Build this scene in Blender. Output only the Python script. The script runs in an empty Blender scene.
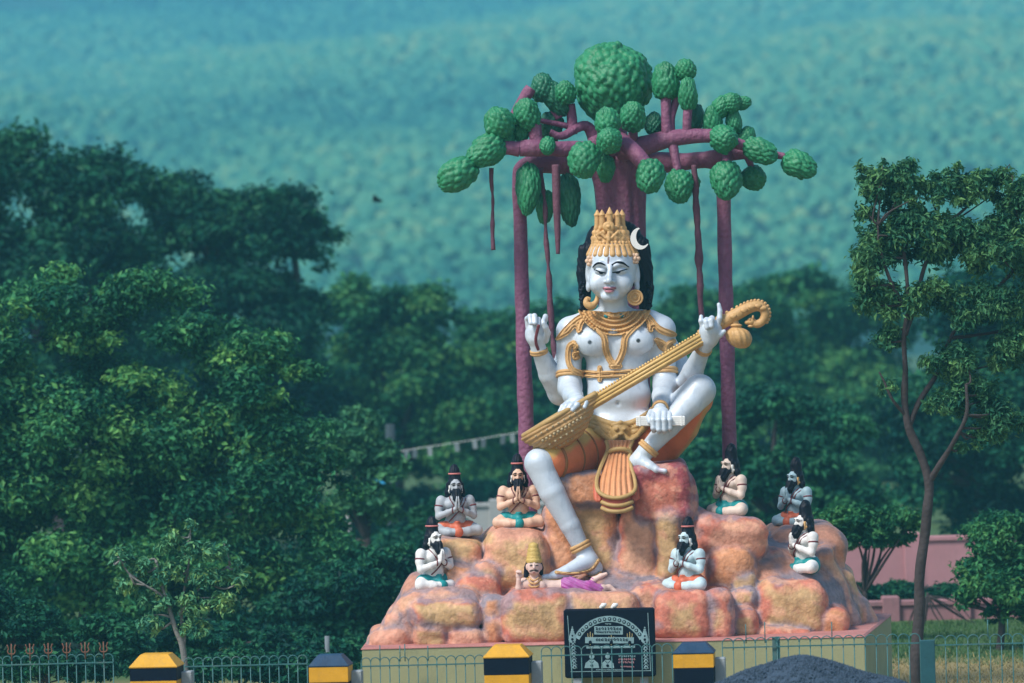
import bpy, math, random
import numpy as np
from mathutils import Vector, Matrix, Euler
from mathutils.bvhtree import BVHTree

rad = math.radians
sc = bpy.context.scene
COL = sc.collection

# ------------------------------------------------------------------ camera, sky, sun, exposure
CAM_Y, CAM_Z, ROLL, FP = -60.0, 4.65, rad(1.45), 4800.0
cd = bpy.data.cameras.new('Camera')
cam = bpy.data.objects.new('Camera', cd)
COL.objects.link(cam)
cd.sensor_width = 36
cd.lens = FP * 36 / 1024
cd.clip_start = 0.5
cd.clip_end = 6000
cam.matrix_world = Matrix.Translation((0, CAM_Y, CAM_Z)) @ Matrix.Rotation(rad(90), 4, 'X') @ Matrix.Rotation(-ROLL, 4, 'Z')
cd.dof.use_dof = True
cd.dof.focus_distance = 59.2
cd.dof.aperture_fstop = 1.4
sc.camera = cam

SUN_EL, SUN_AZ = rad(50), rad(-50)       # azimuth measured from the camera's side of the statue, negative = picture left
world = bpy.data.worlds.new("World")
sc.world = world
world.use_nodes = True
wn = world.node_tree
sky = wn.nodes.new('ShaderNodeTexSky')
sky.sky_type = 'NISHITA'
sky.sun_disc = False
sky.sun_elevation = SUN_EL
bg = wn.nodes['Background']
bg.inputs['Strength'].default_value = 0.10
wn.links.new(sky.outputs[0], bg.inputs['Color'])

sd = Vector((math.sin(SUN_AZ) * math.cos(SUN_EL), -math.cos(SUN_AZ) * math.cos(SUN_EL), math.sin(SUN_EL)))  # towards the sun
sky.sun_rotation = math.atan2(sd.x, sd.y)
sl = bpy.data.lights.new('Sun', 'SUN')
sl.energy = 2.45
sl.angle = rad(15)
sl.color = (1.0, 0.955, 0.89)
sun = bpy.data.objects.new('Sun', sl)
COL.objects.link(sun)
sun.rotation_euler = sd.to_track_quat('Z', 'Y').to_euler()

sc.view_settings.view_transform = 'Standard'
sc.view_settings.look = 'None'
sc.view_settings.gamma = 1
sc.view_settings.use_curve_mapping = False
sc.view_settings.exposure = 0.86
sc.cycles.volume_bounces = 1
sc.cycles.max_bounces = 8
sc.cycles.transparent_max_bounces = 8

CR, SR = math.cos(ROLL), math.sin(ROLL)
PX = 60.0 / FP

def W(px, py, Y=0.0):
    """point on the vertical plane at depth Y seen at this place of the view"""
    D = Y - CAM_Y
    dx, dy = px - 512.0, 341.5 - py
    return np.array([(dx * CR + dy * SR) * D / FP, Y, CAM_Z + (-dx * SR + dy * CR) * D / FP])

def topx(V):
    D = V[:, 1] - CAM_Y
    X = V[:, 0] * FP / D
    Z = (V[:, 2] - CAM_Z) * FP / D
    return 512 + X * CR - Z * SR, 341.5 - (X * SR + Z * CR)

# ------------------------------------------------------------------ objects
ORI = {}

def thing(name, label, cat, loc=(0, 0, 0), rotz=0, group=None):
    o = bpy.data.objects.new(name, None)
    COL.objects.link(o)
    o.empty_display_size = 0.2
    o.location = loc
    o.rotation_euler = (0, 0, rotz)
    o['label'] = label
    o['category'] = cat
    if group:
        o['group'] = group
    ORI[o] = np.array(loc, float)
    return o

def tag(o, label, cat, group=None):
    o['label'] = label
    o['category'] = cat
    if group:
        o['group'] = group
    return o

def kind(o, k):
    o['kind'] = k
    return o

def make_mesh(name, V, faces, smooth=True, col=None, attrs=None):
    """faces: list of (n,k) int arrays"""
    me = bpy.data.meshes.new(name)
    V = np.asarray(V, np.float32)
    faces = [np.asarray(f, np.int32) for f in faces if len(f)]
    me.vertices.add(len(V))
    me.vertices.foreach_set('co', V.ravel())
    tot = np.concatenate([np.full(len(f), f.shape[1], np.int32) for f in faces])
    idx = np.concatenate([f.ravel() for f in faces])
    st = np.concatenate([[0], np.cumsum(tot)[:-1]]).astype(np.int32)
    me.loops.add(len(idx))
    me.loops.foreach_set('vertex_index', idx)
    me.polygons.add(len(tot))
    me.polygons.foreach_set('loop_start', st)
    me.polygons.foreach_set('loop_total', tot)
    me.polygons.foreach_set('use_smooth', np.full(len(tot), smooth, bool))
    me.update(calc_edges=True)
    me.validate()
    if col is not None:
        a = me.color_attributes.new('Col', 'FLOAT_COLOR', 'POINT')
        c = np.ones((len(V), 4), np.float32)
        c[:, :3] = col
        a.data.foreach_set('color', c.ravel())
    for k, v in (attrs or {}).items():
        a = me.attributes.new(k, 'FLOAT', 'POINT')
        a.data.foreach_set('value', np.asarray(v, np.float32))
    return me

def obj(name, me, material, parent=None, org=None):
    """link a mesh given in world coordinates (or local to org) as one object"""
    o = bpy.data.objects.new(name, me)
    COL.objects.link(o)
    if material:
        me.materials.append(material)
    if parent is not None:
        o.parent = parent
        ORI[o] = ORI[parent]
        org = ORI[parent]
    if org is not None:
        if parent is None:
            o.location = org
            ORI[o] = np.array(org, float)
        n = len(me.vertices)
        co = np.empty(n * 3, np.float32)
        me.vertices.foreach_get('co', co)
        co = co.reshape(-1, 3) - np.asarray(org, np.float32)
        me.vertices.foreach_set('co', co.ravel())
        me.update()
    return o

def r3(r):
    return np.array(r.to_matrix() if isinstance(r, Euler) else r)

class MB:
    """collects shapes into one mesh"""
    def __init__(s):
        s.v, s.f, s.n, s.c = [], {3: [], 4: []}, 0, []

    def add(s, V, F, col=None):
        V = np.asarray(V, float).reshape(-1, 3)
        F = np.asarray(F, int)
        s.v.append(V)
        s.f[F.shape[1]].append(F + s.n)
        if col is not None:
            s.c.append(np.tile(np.asarray(col, float), (len(V), 1)))
        s.n += len(V)
        return s

    def mesh(s, name, smooth=True):
        fs = [np.concatenate(x) for x in s.f.values() if x]
        return make_mesh(name, np.concatenate(s.v), fs, smooth, np.concatenate(s.c) if s.c else None)

    def tube(s, P, R, n=8, cap=True, flat=1.0, col=None, nrm=None):
        V, F, T = tube(P, R, n, cap, flat, nrm)
        k = s.n
        s.v.append(V)
        s.f[4].append(F + k)
        if cap:
            s.f[3].append(T + k)
        if col is not None:
            s.c.append(np.tile(np.asarray(col, float), (len(V), 1)))
        s.n += len(V)
        return s

    def ball(s, c, r, n=8, m=6, col=None):
        r = np.ones(3) * r
        th = np.arange(n) / n * 2 * math.pi
        ph = (np.arange(1, m)) / m * math.pi
        V = [np.array([0, 0, 1.0])]
        for p in ph:
            for t in th:
                V.append(np.array([math.sin(p) * math.cos(t), math.sin(p) * math.sin(t), math.cos(p)]))
        V.append(np.array([0, 0, -1.0]))
        V = np.array(V) * r + np.asarray(c, float)
        Q, T = [], []
        for i in range(m - 2):
            for j in range(n):
                a, b = 1 + i * n + j, 1 + i * n + (j + 1) % n
                Q.append((a, a + n, b + n, b))
        L = len(V) - 1
        for j in range(n):
            T.append((0, 1 + j, 1 + (j + 1) % n))
            T.append((L, L - n + (j + 1) % n, L - n + j))
        k = s.n
        s.v.append(V)
        s.f[4].append(np.array(Q) + k)
        s.f[3].append(np.array(T) + k)
        if col is not None:
            s.c.append(np.tile(np.asarray(col, float), (len(V), 1)))
        s.n += len(V)
        return s

    def box(s, c, half, rot=None, bev=0.0, col=None, taper=1.0):
        hx, hy, hz = half
        b = min(bev, hx * .9, hy * .9, hz * .9)
        rings = [(-hz, b), (-hz + b, 0), (hz - b, 0), (hz, b)] if b > 0 else [(-hz, 0), (hz, 0)]
        V = []
        for z, ins in rings:
            tp = 1 + (taper - 1) * (z + hz) / (2 * hz)
            x, y = (hx - ins) * tp, (hy - ins) * tp
            e = b * .6
            if b > 0:
                V += [(-x + e, -y, z), (x - e, -y, z), (x, -y + e, z), (x, y - e, z), (x - e, y, z), (-x + e, y, z), (-x, y - e, z), (-x, -y + e, z)]
            else:
                V += [(-x, -y, z), (x, -y, z), (x, y, z), (-x, y, z)]
        n = 8 if b > 0 else 4
        V = np.array(V)
        if rot is not None:
            V = V @ r3(rot).T
        V = V + np.asarray(c, float)
        Q, T = [], []
        for i in range(len(rings) - 1):
            for j in range(n):
                a, d = i * n + j, i * n + (j + 1) % n
                Q.append((a, d, d + n, a + n))
        o = (len(rings) - 1) * n
        if n == 4:
            Q += [(3, 2, 1, 0), (o, o + 1, o + 2, o + 3)]
        else:
            for (p, q, r, t) in ((0, 1, 2, 3), (0, 3, 4, 7), (7, 4, 5, 6)):
                Q += [(t, r, q, p), (o + p, o + q, o + r, o + t)]
        k = s.n
        s.v.append(V)
        s.f[4].append(np.array(Q) + k)
        if col is not None:
            s.c.append(np.tile(np.asarray(col, float), (len(V), 1)))
        s.n += len(V)
        return s

def tube(P, R, n=8, cap=True, flat=1.0, nrm=None):
    P = np.asarray(P, float)
    m = len(P)
    R = np.ones(m) * R
    T = np.gradient(P, axis=0)
    T /= np.linalg.norm(T, axis=1)[:, None] + 1e-9
    up = np.array(nrm if nrm is not None else (0, 1, 0), float)
    if abs(T[0] @ up) > .9:
        up = np.array((1, 0, .2))
    A = np.empty((m, 3)); B = np.empty((m, 3))
    a = up
    for i in range(m):
        a = a - T[i] * (a @ T[i]); a /= np.linalg.norm(a) + 1e-9
        A[i] = a; B[i] = np.cross(T[i], a)
    th = np.arange(n) / n * 2 * math.pi
    V = P[:, None] + R[:, None, None] * (flat * np.cos(th)[None, :, None] * A[:, None] + np.sin(th)[None, :, None] * B[:, None])
    V = V.reshape(-1, 3)
    i = np.arange(m - 1)[:, None] * n
    j = np.arange(n)[None]
    j2 = (j + 1) % n
    F = np.stack([i + j, i + j2, i + n + j2, i + n + j], -1).reshape(-1, 4)
    Tr = np.zeros((0, 3), int)
    if cap:
        V = np.vstack([V, P[0], P[-1]])
        jj = np.arange(n)
        L = (m - 1) * n
        Tr = np.vstack([np.stack([(jj + 1) % n, jj, np.full(n, m * n)], 1), np.stack([L + jj, L + (jj + 1) % n, np.full(n, m * n + 1)], 1)])
    return V, F, Tr

def spline(P, k=6):
    """Catmull-Rom through the points (any dimension)"""
    P = np.asarray(P, float)
    Q = np.vstack([2 * P[0] - P[1], P, 2 * P[-1] - P[-2]])
    out = []
    t = np.arange(k)[:, None] / k
    for i in range(1, len(Q) - 2):
        a, b, c, d = Q[i - 1], Q[i], Q[i + 1], Q[i + 2]
        out.append(.5 * (2 * b + (c - a) * t + (2 * a - 5 * b + 4 * c - d) * t ** 2 + (3 * b - a - 3 * c + d) * t ** 3))
    out.append(P[-1:])
    return np.vstack(out)

def wpath(pts, k=6):
    """(px, py, Y[, r px]) list -> smooth world path and radii in metres"""
    S = spline(pts, k)
    P = np.array([W(*q[:3]) for q in S])
    R = S[:, 3] * (S[:, 2] - CAM_Y) / FP if S.shape[1] > 3 else None
    return P, R

_nr = np.random.RandomState(5)
_K = [(_nr.randn(7, 3) * f, _nr.rand(7) * 6.28) for f in (1, 2.1, 4.3, 8.7)]

def noise(P, freq=1.0, oct=3):
    """cheap smooth noise about -1..1; P (...,3)"""
    out = 0
    amp = 1.0
    for o in range(oct):
        K, ph = _K[o]
        v = 0
        for k, p in zip(K, ph):
            v = v + np.sin((P[..., 0] * k[0] + P[..., 1] * k[1] + P[..., 2] * k[2]) * freq + p)
        out = out + amp * v / 3.2
        amp *= .5
    return out

# ------------------------------------------------------------------ signed-distance modelling
class SDF:
    def __init__(s, lo, hi, h, ids=False, second=False):
        s.lo = np.array(lo, float); s.h = h
        s.n = np.ceil((np.array(hi, float) - s.lo) / h).astype(int) + 1
        s.D = np.full(s.n, 0.5, np.float32)
        s.ax = [(s.lo[i] + np.arange(s.n[i]) * h).astype(np.float32) for i in range(3)]
        s.id = np.zeros(s.n, np.int16) if ids else None
        s.D2 = np.full(s.n, 0.5, np.float32) if second else None
        s.D1 = np.full(s.n, 0.5, np.float32) if second else None

    def sl(s, lo, hi):
        a = np.maximum(np.floor((np.asarray(lo) - s.lo) / s.h).astype(int), 0)
        b = np.minimum(np.ceil((np.asarray(hi) - s.lo) / s.h).astype(int) + 1, s.n)
        b = np.maximum(b, a)
        return tuple(slice(a[i], b[i]) for i in range(3))

    def xyz(s, q):
        return s.ax[0][q[0]][:, None, None], s.ax[1][q[1]][None, :, None], s.ax[2][q[2]][None, None, :]

    def put(s, q, d, k=0.0, op='u', tag=0):
        a = s.D[q]
        if a.size == 0:
            return s
        d = np.broadcast_to(d, a.shape)
        if op == 'u':
            if s.id is not None:
                s.id[q][d < a] = tag
            if s.D1 is not None:
                d1 = s.D1[q]; d2 = s.D2[q]
                s.D2[q] = np.minimum(np.maximum(d1, d), d2)
                s.D1[q] = np.minimum(d1, d)
            r = np.minimum(a, d)
            if k > 0:
                hh = np.maximum(k - np.abs(a - d), 0) / k
                r = r - hh * hh * k * .25
        else:
            if s.id is not None and tag:
                s.id[q][(-d) > a] = tag
            r = np.maximum(a, -d)
            if k > 0:
                hh = np.maximum(k - np.abs(a + d), 0) / k
                r = r + hh * hh * k * .25
        s.D[q] = r
        return s

    def cap(s, a, b, ra, rb, k=0.0, op='u', tag=0):
        a = np.asarray(a, float); b = np.asarray(b, float)
        m = max(ra, rb) + k + 3 * s.h
        q = s.sl(np.minimum(a, b) - m, np.maximum(a, b) + m)
        x, y, z = s.xyz(q)
        ba = b - a
        L = ba @ ba + 1e-9
        t = np.clip(((x - a[0]) * ba[0] + (y - a[1]) * ba[1] + (z - a[2]) * ba[2]) / L, 0, 1)
        d = np.sqrt((x - a[0] - t * ba[0]) ** 2 + (y - a[1] - t * ba[1]) ** 2 + (z - a[2] - t * ba[2]) ** 2) - (ra + (rb - ra) * t)
        return s.put(q, d.astype(np.float32), k, op, tag)

    def chain(s, P, R, k=0.0, op='u', tag=0):
        for i in range(len(P) - 1):
            s.cap(P[i], P[i + 1], R[i], R[i + 1], k if i == 0 else min(k, .02), op, tag)
        return s

    def ell(s, c, r, rot=None, k=0.0, op='u', tag=0):
        c = np.asarray(c, float); r = np.ones(3) * r
        m = (max(r) if rot is not None else r) + k + 3 * s.h
        q = s.sl(c - m, c + m)
        x, y, z = s.xyz(q)
        x, y, z = x - c[0], y - c[1], z - c[2]
        if rot is not None:
            M = r3(rot).T
            x, y, z = (M[i][0] * x + M[i][1] * y + M[i][2] * z for i in range(3))
        k0 = np.sqrt((x / r[0]) ** 2 + (y / r[1]) ** 2 + (z / r[2]) ** 2)
        k1 = np.sqrt((x / r[0] ** 2) ** 2 + (y / r[1] ** 2) ** 2 + (z / r[2] ** 2) ** 2)
        d = k0 * (k0 - 1) / (k1 + 1e-6)
        return s.put(q, d.astype(np.float32), k, op, tag)

    def rbox(s, c, half, rr, rot=None, k=0.0, op='u', tag=0):
        c = np.asarray(c, float); half = np.asarray(half, float)
        rr = min(rr, min(half) * .98)
        m = (np.linalg.norm(half) if rot is not None else half) + k + 3 * s.h
        q = s.sl(c - m, c + m)
        x, y, z = s.xyz(q)
        x, y, z = x - c[0], y - c[1], z - c[2]
        if rot is not None:
            M = r3(rot).T
            x, y, z = (M[i][0] * x + M[i][1] * y + M[i][2] * z for i in range(3))
        ax, ay, az = np.abs(x) - half[0] + rr, np.abs(y) - half[1] + rr, np.abs(z) - half[2] + rr
        d = np.sqrt(np.maximum(ax, 0) ** 2 + np.maximum(ay, 0) ** 2 + np.maximum(az, 0) ** 2) + np.minimum(np.maximum(np.maximum(ax, ay), az), 0) - rr
        return s.put(q, d.astype(np.float32), k, op, tag)

    def verts(s, q=None):
        D = s.D if q is None else s.D[q]
        lo = s.lo if q is None else s.lo + np.array([w.start for w in q]) * s.h
        return snet(D, lo, s.h)

    def sample_id(s, V):
        i = np.clip(np.rint((V - s.lo) / s.h).astype(int), 0, s.n - 1)
        return s.id[i[:, 0], i[:, 1], i[:, 2]]

def tri(D, P):
    P = np.clip(P, 0, np.array(D.shape) - 1.001)
    i = P.astype(int); f = P - i
    r = 0
    for a in (0, 1):
        for b in (0, 1):
            for c in (0, 1):
                w = (f[:, 0] if a else 1 - f[:, 0]) * (f[:, 1] if b else 1 - f[:, 1]) * (f[:, 2] if c else 1 - f[:, 2])
                r = r + w * D[i[:, 0] + a, i[:, 1] + b, i[:, 2] + c]
    return r

def snet(D, lo, h):
    D = np.pad(D, 1, constant_values=.5)
    ins = D < 0
    n = D.shape
    cnt = np.zeros(tuple(x - 1 for x in n), np.int8)
    for a in (0, 1):
        for b in (0, 1):
            for c in (0, 1):
                cnt += ins[a:n[0] - 1 + a, b:n[1] - 1 + b, c:n[2] - 1 + c]
    act = (cnt > 0) & (cnt < 8)
    I = np.argwhere(act)
    idx = np.full(act.shape, -1, np.int32)
    idx[act] = np.arange(len(I))
    cs = [(a, b, c) for a in (0, 1) for b in (0, 1) for c in (0, 1)]
    val = np.stack([D[I[:, 0] + a, I[:, 1] + b, I[:, 2] + c] for a, b, c in cs], 1)
    acc = np.zeros((len(I), 3)); ne = np.zeros(len(I))
    for p in range(8):
        for q in range(p + 1, 8):
            dv = np.array(cs[q]) - np.array(cs[p])
            if np.abs(dv).sum() != 1:
                continue
            m = (val[:, p] < 0) != (val[:, q] < 0)
            t = val[:, p] / (val[:, p] - val[:, q] + 1e-12)
            pt = np.array(cs[p])[None] + t[:, None] * dv[None]
            acc += np.where(m[:, None], pt, 0)
            ne += m
    V = I + acc / np.maximum(ne, 1)[:, None]
    for _ in range(2):                                  # pull the vertices onto the surface
        d = tri(D, V)
        e = .5
        g = np.stack([tri(D, V + np.eye(3)[a] * e) - tri(D, V - np.eye(3)[a] * e) for a in range(3)], 1)
        V = V - np.clip(d[:, None] * g / ((g * g).sum(1)[:, None] + 1e-7), -.35, .35)
    Q = []
    for a in range(3):
        b, c = (a + 1) % 3, (a + 2) % 3
        s0 = [slice(None)] * 3; s1 = [slice(None)] * 3
        s0[a] = slice(0, -1); s1[a] = slice(1, None)
        df = ins[tuple(s0)] != ins[tuple(s1)]
        E = np.argwhere(df)
        E = E[(E[:, b] >= 1) & (E[:, c] >= 1) & (E[:, b] <= n[b] - 2) & (E[:, c] <= n[c] - 2)]
        eb, ec = np.eye(3, dtype=int)[b], np.eye(3, dtype=int)[c]
        f = np.stack([idx[tuple(x.T)] for x in (E - eb - ec, E - ec, E, E - eb)], 1)
        flip = ~ins[tuple(E.T)]
        f[flip] = f[flip][:, ::-1]
        Q.append(f)
    return lo + (V - 1) * h, np.concatenate(Q)

# 2-D helpers (view coordinates)
def seg_d(x, y, pts):
    d = np.full(np.broadcast(x, y).shape, 1e9)
    for (ax, ay), (bx, by) in zip(pts[:-1], pts[1:]):
        ex, ey = bx - ax, by - ay
        t = np.clip(((x - ax) * ex + (y - ay) * ey) / (ex * ex + ey * ey + 1e-9), 0, 1)
        d = np.minimum(d, np.hypot(x - ax - t * ex, y - ay - t * ey))
    return d

def poly_d(x, y, pts):
    d = seg_d(x, y, list(pts) + [pts[0]])
    ins = np.zeros(d.shape, bool)
    for (ax, ay), (bx, by) in zip(pts, list(pts[1:]) + [pts[0]]):
        c = (ay > y) != (by > y)
        ins ^= c & (x < (bx - ax) * (y - ay) / (by - ay + 1e-12) + ax)
    return np.where(ins, -d, d)

# ------------------------------------------------------------------ materials
def mat(name, col=(.5, .5, .5), rough=.6, attr=False, var=.18, vscale=3.0, bump=.15, bscale=45.0, spec=.35, dirt=0.0, dirt_col=(.12, .11, .09), metal=0.0, col2=None, dscale=5.5, dstretch=.35, bdist=.02):
    m = bpy.data.materials.new(name)
    m.use_nodes = True
    nt = m.node_tree
    N, L = nt.nodes, nt.links
    b = N['Principled BSDF']
    b.inputs['Roughness'].default_value = rough
    b.inputs['Specular IOR Level'].default_value = spec
    b.inputs['Metallic'].default_value = metal
    tc = N.new('ShaderNodeTexCoord')
    if attr:
        a = N.new('ShaderNodeAttribute'); a.attribute_name = 'Col'
        out = a.outputs['Color']
    else:
        a = N.new('ShaderNodeRGB'); a.outputs[0].default_value = (*col, 1)
        out = a.outputs[0]
    nz = N.new('ShaderNodeTexNoise'); nz.inputs['Scale'].default_value = vscale; nz.inputs['Detail'].default_value = 6; nz.inputs['Roughness'].default_value = .65
    L.new(tc.outputs['Object'], nz.inputs['Vector'])
    if col2 is not None:
        mx = N.new('ShaderNodeMix'); mx.data_type = 'RGBA'
        rp = N.new('ShaderNodeMapRange'); rp.inputs['From Min'].default_value = .4; rp.inputs['From Max'].default_value = .62
        L.new(nz.outputs['Fac'], rp.inputs['Value']); L.new(rp.outputs[0], mx.inputs['Factor'])
        L.new(out, mx.inputs['A']); mx.inputs['B'].default_value = (*col2, 1)
        out = mx.outputs['Result']
    mr = N.new('ShaderNodeMapRange')
    mr.inputs['From Min'].default_value = .25; mr.inputs['From Max'].default_value = .75
    mr.inputs['To Min'].default_value = 1 - var; mr.inputs['To Max'].default_value = 1 + var
    L.new(nz.outputs['Fac'], mr.inputs['Value'])
    mul = N.new('ShaderNodeVectorMath'); mul.operation = 'SCALE'
    L.new(out, mul.inputs[0]); L.new(mr.outputs[0], mul.inputs['Scale'])
    out = mul.outputs[0]
    if dirt > 0:
        n2 = N.new('ShaderNodeTexNoise'); n2.inputs['Scale'].default_value = dscale; n2.inputs['Detail'].default_value = 9; n2.inputs['Roughness'].default_value = .75
        mp = N.new('ShaderNodeMapping'); mp.inputs['Scale'].default_value = (1, 1, dstretch); mp.inputs['Location'].default_value = (3.1, 1.7, 9.2)
        L.new(tc.outputs['Object'], mp.inputs[0]); L.new(mp.outputs[0], n2.inputs['Vector'])
        r2 = N.new('ShaderNodeMapRange'); r2.inputs['From Min'].default_value = .52; r2.inputs['From Max'].default_value = .72; r2.inputs['To Max'].default_value = dirt
        L.new(n2.outputs['Fac'], r2.inputs['Value'])
        mx = N.new('ShaderNodeMix'); mx.data_type = 'RGBA'
        L.new(r2.outputs[0], mx.inputs['Factor']); L.new(out, mx.inputs['A']); mx.inputs['B'].default_value = (*dirt_col, 1)
        out = mx.outputs['Result']
    L.new(out, b.inputs['Base Color'])
    if bump > 0:
        n3 = N.new('ShaderNodeTexNoise'); n3.inputs['Scale'].default_value = bscale; n3.inputs['Detail'].default_value = 4
        L.new(tc.outputs['Object'], n3.inputs['Vector'])
        bp = N.new('ShaderNodeBump'); bp.inputs['Strength'].default_value = bump; bp.inputs['Distance'].default_value = bdist
        L.new(n3.outputs['Fac'], bp.inputs['Height']); L.new(bp.outputs[0], b.inputs['Normal'])
    return m

def leafmat(name, trans=.22, rough=.55):
    m = bpy.data.materials.new(name)
    m.use_nodes = True
    nt = m.node_tree
    N, L = nt.nodes, nt.links
    b = N['Principled BSDF']; out = N['Material Output']
    b.inputs['Roughness'].default_value = rough
    b.inputs['Specular IOR Level'].default_value = .10
    a = N.new('ShaderNodeAttribute'); a.attribute_name = 'Col'
    L.new(a.outputs['Color'], b.inputs['Base Color'])
    t = N.new('ShaderNodeBsdfTranslucent'); L.new(a.outputs['Color'], t.inputs['Color'])
    mx = N.new('ShaderNodeMixShader'); mx.inputs[0].default_value = trans
    L.new(b.outputs[0], mx.inputs[1]); L.new(t.outputs[0], mx.inputs[2]); L.new(mx.outputs[0], out.inputs['Surface'])
    return m

M = {}
M['attr'] = mat('painted_plaster', attr=True, rough=.55, var=.10, bump=.10, dirt=.22, dirt_col=(.30, .33, .36))
M['skin'] = mat('silver_white_paint', attr=True, rough=.42, var=.13, vscale=3.5, bump=.14, bscale=24, dirt=.60, dirt_col=(.25, .33, .42), spec=.45, metal=.08, dscale=7)
M['gold'] = mat('gold_paint', (.56, .335, .135), rough=.5, var=.22, vscale=9, bump=.25, bscale=60, dirt=.55, dirt_col=(.25, .105, .04), dscale=15, dstretch=.9)
M['dullgold'] = mat('dull_gold_paint', (.42, .27, .10), rough=.5, var=.2, vscale=9, bump=.2, bscale=70, dirt=.4, dirt_col=(.17, .10, .04))
M['black'] = mat('black_paint', (.004, .006, .014), rough=.5, var=.2, bump=.3, bscale=35, spec=.18)
M['white'] = mat('white_paint', (.75, .75, .72), rough=.5, var=.06, dirt=.15)
M['mauve'] = mat('mauve_paint', (.20, .068, .13), rough=.6, var=.2, vscale=2.5, bump=.9, bscale=16, bdist=.03, dirt=.5, dirt_col=(.34, .19, .25), dscale=9, dstretch=.25)
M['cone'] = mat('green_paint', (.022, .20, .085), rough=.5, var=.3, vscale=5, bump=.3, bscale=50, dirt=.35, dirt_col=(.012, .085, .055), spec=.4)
M['cone_shade'] = mat('shaded_green_paint', (.014, .13, .07), rough=.5, var=.3, vscale=5, bump=.3, bscale=50, dirt=.3, dirt_col=(.01, .06, .045), spec=.4)  # darker copy of the green: shade on the rear cones is in the colour
M['leaf'] = leafmat('leaf')
M['bark'] = mat('bark', (.045, .036, .036), rough=.9, var=.35, vscale=6, bump=.8, bscale=18)
M['palebark'] = mat('pale_bark', (.17, .17, .16), rough=.9, var=.3, vscale=9, bump=.6, bscale=25)
# ------------------------------------------------------------------ ground
def ground_mat():
    m = mat('dry_ground', (.30, .225, .10), rough=.95, var=.25, vscale=.5, bump=.6, bscale=6, col2=(.20, .17, .075))
    nt = m.node_tree; N, L = nt.nodes, nt.links
    b = N['Principled BSDF']
    src = b.inputs['Base Color'].links[0].from_socket
    tc = N.new('ShaderNodeTexCoord'); sp = N.new('ShaderNodeSeparateXYZ'); L.new(tc.outputs['Object'], sp.inputs[0])
    nz = N.new('ShaderNodeTexNoise'); nz.inputs['Scale'].default_value = .45; nz.inputs['Detail'].default_value = 8; L.new(tc.outputs['Object'], nz.inputs['Vector'])
    ad = N.new('ShaderNodeMath'); ad.operation = 'MULTIPLY_ADD'; ad.inputs[1].default_value = 5.0
    L.new(nz.outputs['Fac'], ad.inputs[0]); L.new(sp.outputs['Y'], ad.inputs[2])
    mr = N.new('ShaderNodeMapRange'); mr.inputs['From Min'].default_value = 8.8; mr.inputs['From Max'].default_value = 10.6
    L.new(ad.outputs[0], mr.inputs['Value'])
    mx = N.new('ShaderNodeMix'); mx.data_type = 'RGBA'
    L.new(mr.outputs[0], mx.inputs['Factor']); L.new(src, mx.inputs['A']); mx.inputs['B'].default_value = (.055, .105, .03, 1)
    L.new(mx.outputs['Result'], b.inputs['Base Color'])
    return m

nx, ny = 60, 90
gx = np.linspace(-420, 420, nx); gy = -80 + 880 * np.linspace(0, 1, ny) ** 2.2
X, Y = np.meshgrid(gx, gy, indexing='ij')
Z = np.where(Y > 60, 0.0 + np.clip((Y - 60) / 600, 0, 1) ** 1.5 * 6, 0)
V = np.stack([X, Y, Z], -1).reshape(-1, 3)
i, j = np.meshgrid(np.arange(nx - 1), np.arange(ny - 1), indexing='ij')
a = (i * ny + j).ravel()
F = np.stack([a, a + ny, a + ny + 1, a + 1], 1)
kind(obj('ground', make_mesh('ground', V, [F]), ground_mat()), 'structure')

# ------------------------------------------------------------------ plinth under the rocks
def prism(pts, z0, z1, mb=None, chamfer=.02):
    mb = mb or MB()
    n = len(pts)
    c = np.mean(pts, 0)
    ins = [np.array(p) + (c - p) / np.linalg.norm(c - p) * chamfer * 1.4 for p in pts]
    V = [(*p, z0) for p in pts] + [(*p, z1 - chamfer) for p in pts] + [(*p, z1) for p in ins]
    Q = []
    for r in range(2):
        for k in range(n):
            Q.append((r * n + k, r * n + (k + 1) % n, (r + 1) * n + (k + 1) % n, (r + 1) * n + k))
    mb.add(V, Q)
    if n == 4:
        mb.add([(*p, z1) for p in ins], [(0, 1, 2, 3)])
    return mb

pl = [W(362, 652, -2.2)[:2], W(864, 634, -2.2)[:2], W(891, 615, 2.1)[:2], W(378, 640, 2.1)[:2]]
PT = 1.0
plinth = obj('plinth', prism(pl, 0, PT).mesh('plinth', False), mat('plinth_plaster', (.30, .30, .16), rough=.8, var=.14, vscale=1.3, bump=.2, dirt=.6, dirt_col=(.13, .15, .10), dscale=3), org=(0, 0, 0))
tag(plinth, 'low olive green plastered plinth under the painted rocks', 'plinth')
cap = [np.array(p) + (np.array(p) - np.mean(pl, 0)) * .004 for p in pl]
Vc = prism(cap, PT - .015, PT + .012).mesh('ledge', False)
obj('ledge', Vc, mat('ledge_paint', (.42, .17, .15), rough=.75, var=.25, vscale=3, bump=.3, dirt=.4, dirt_col=(.40, .33, .33)), plinth)

# ------------------------------------------------------------------ painted rock mound
rk = SDF(W(352, 660, -2.4) - [0, 0, .1], (5.0, 2.3, W(600, 452)[2]), .022, ids=True, second=True)
STONES = []   # paint: (rim, heart)
RED, PINK, ORG, YEL, GREY, DKR, PEA = (.51, .165, .11), (.57, .27, .18), (.58, .26, .13), (.54, .34, .165), (.25, .21, .24), (.30, .065, .075), (.58, .31, .19)

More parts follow.
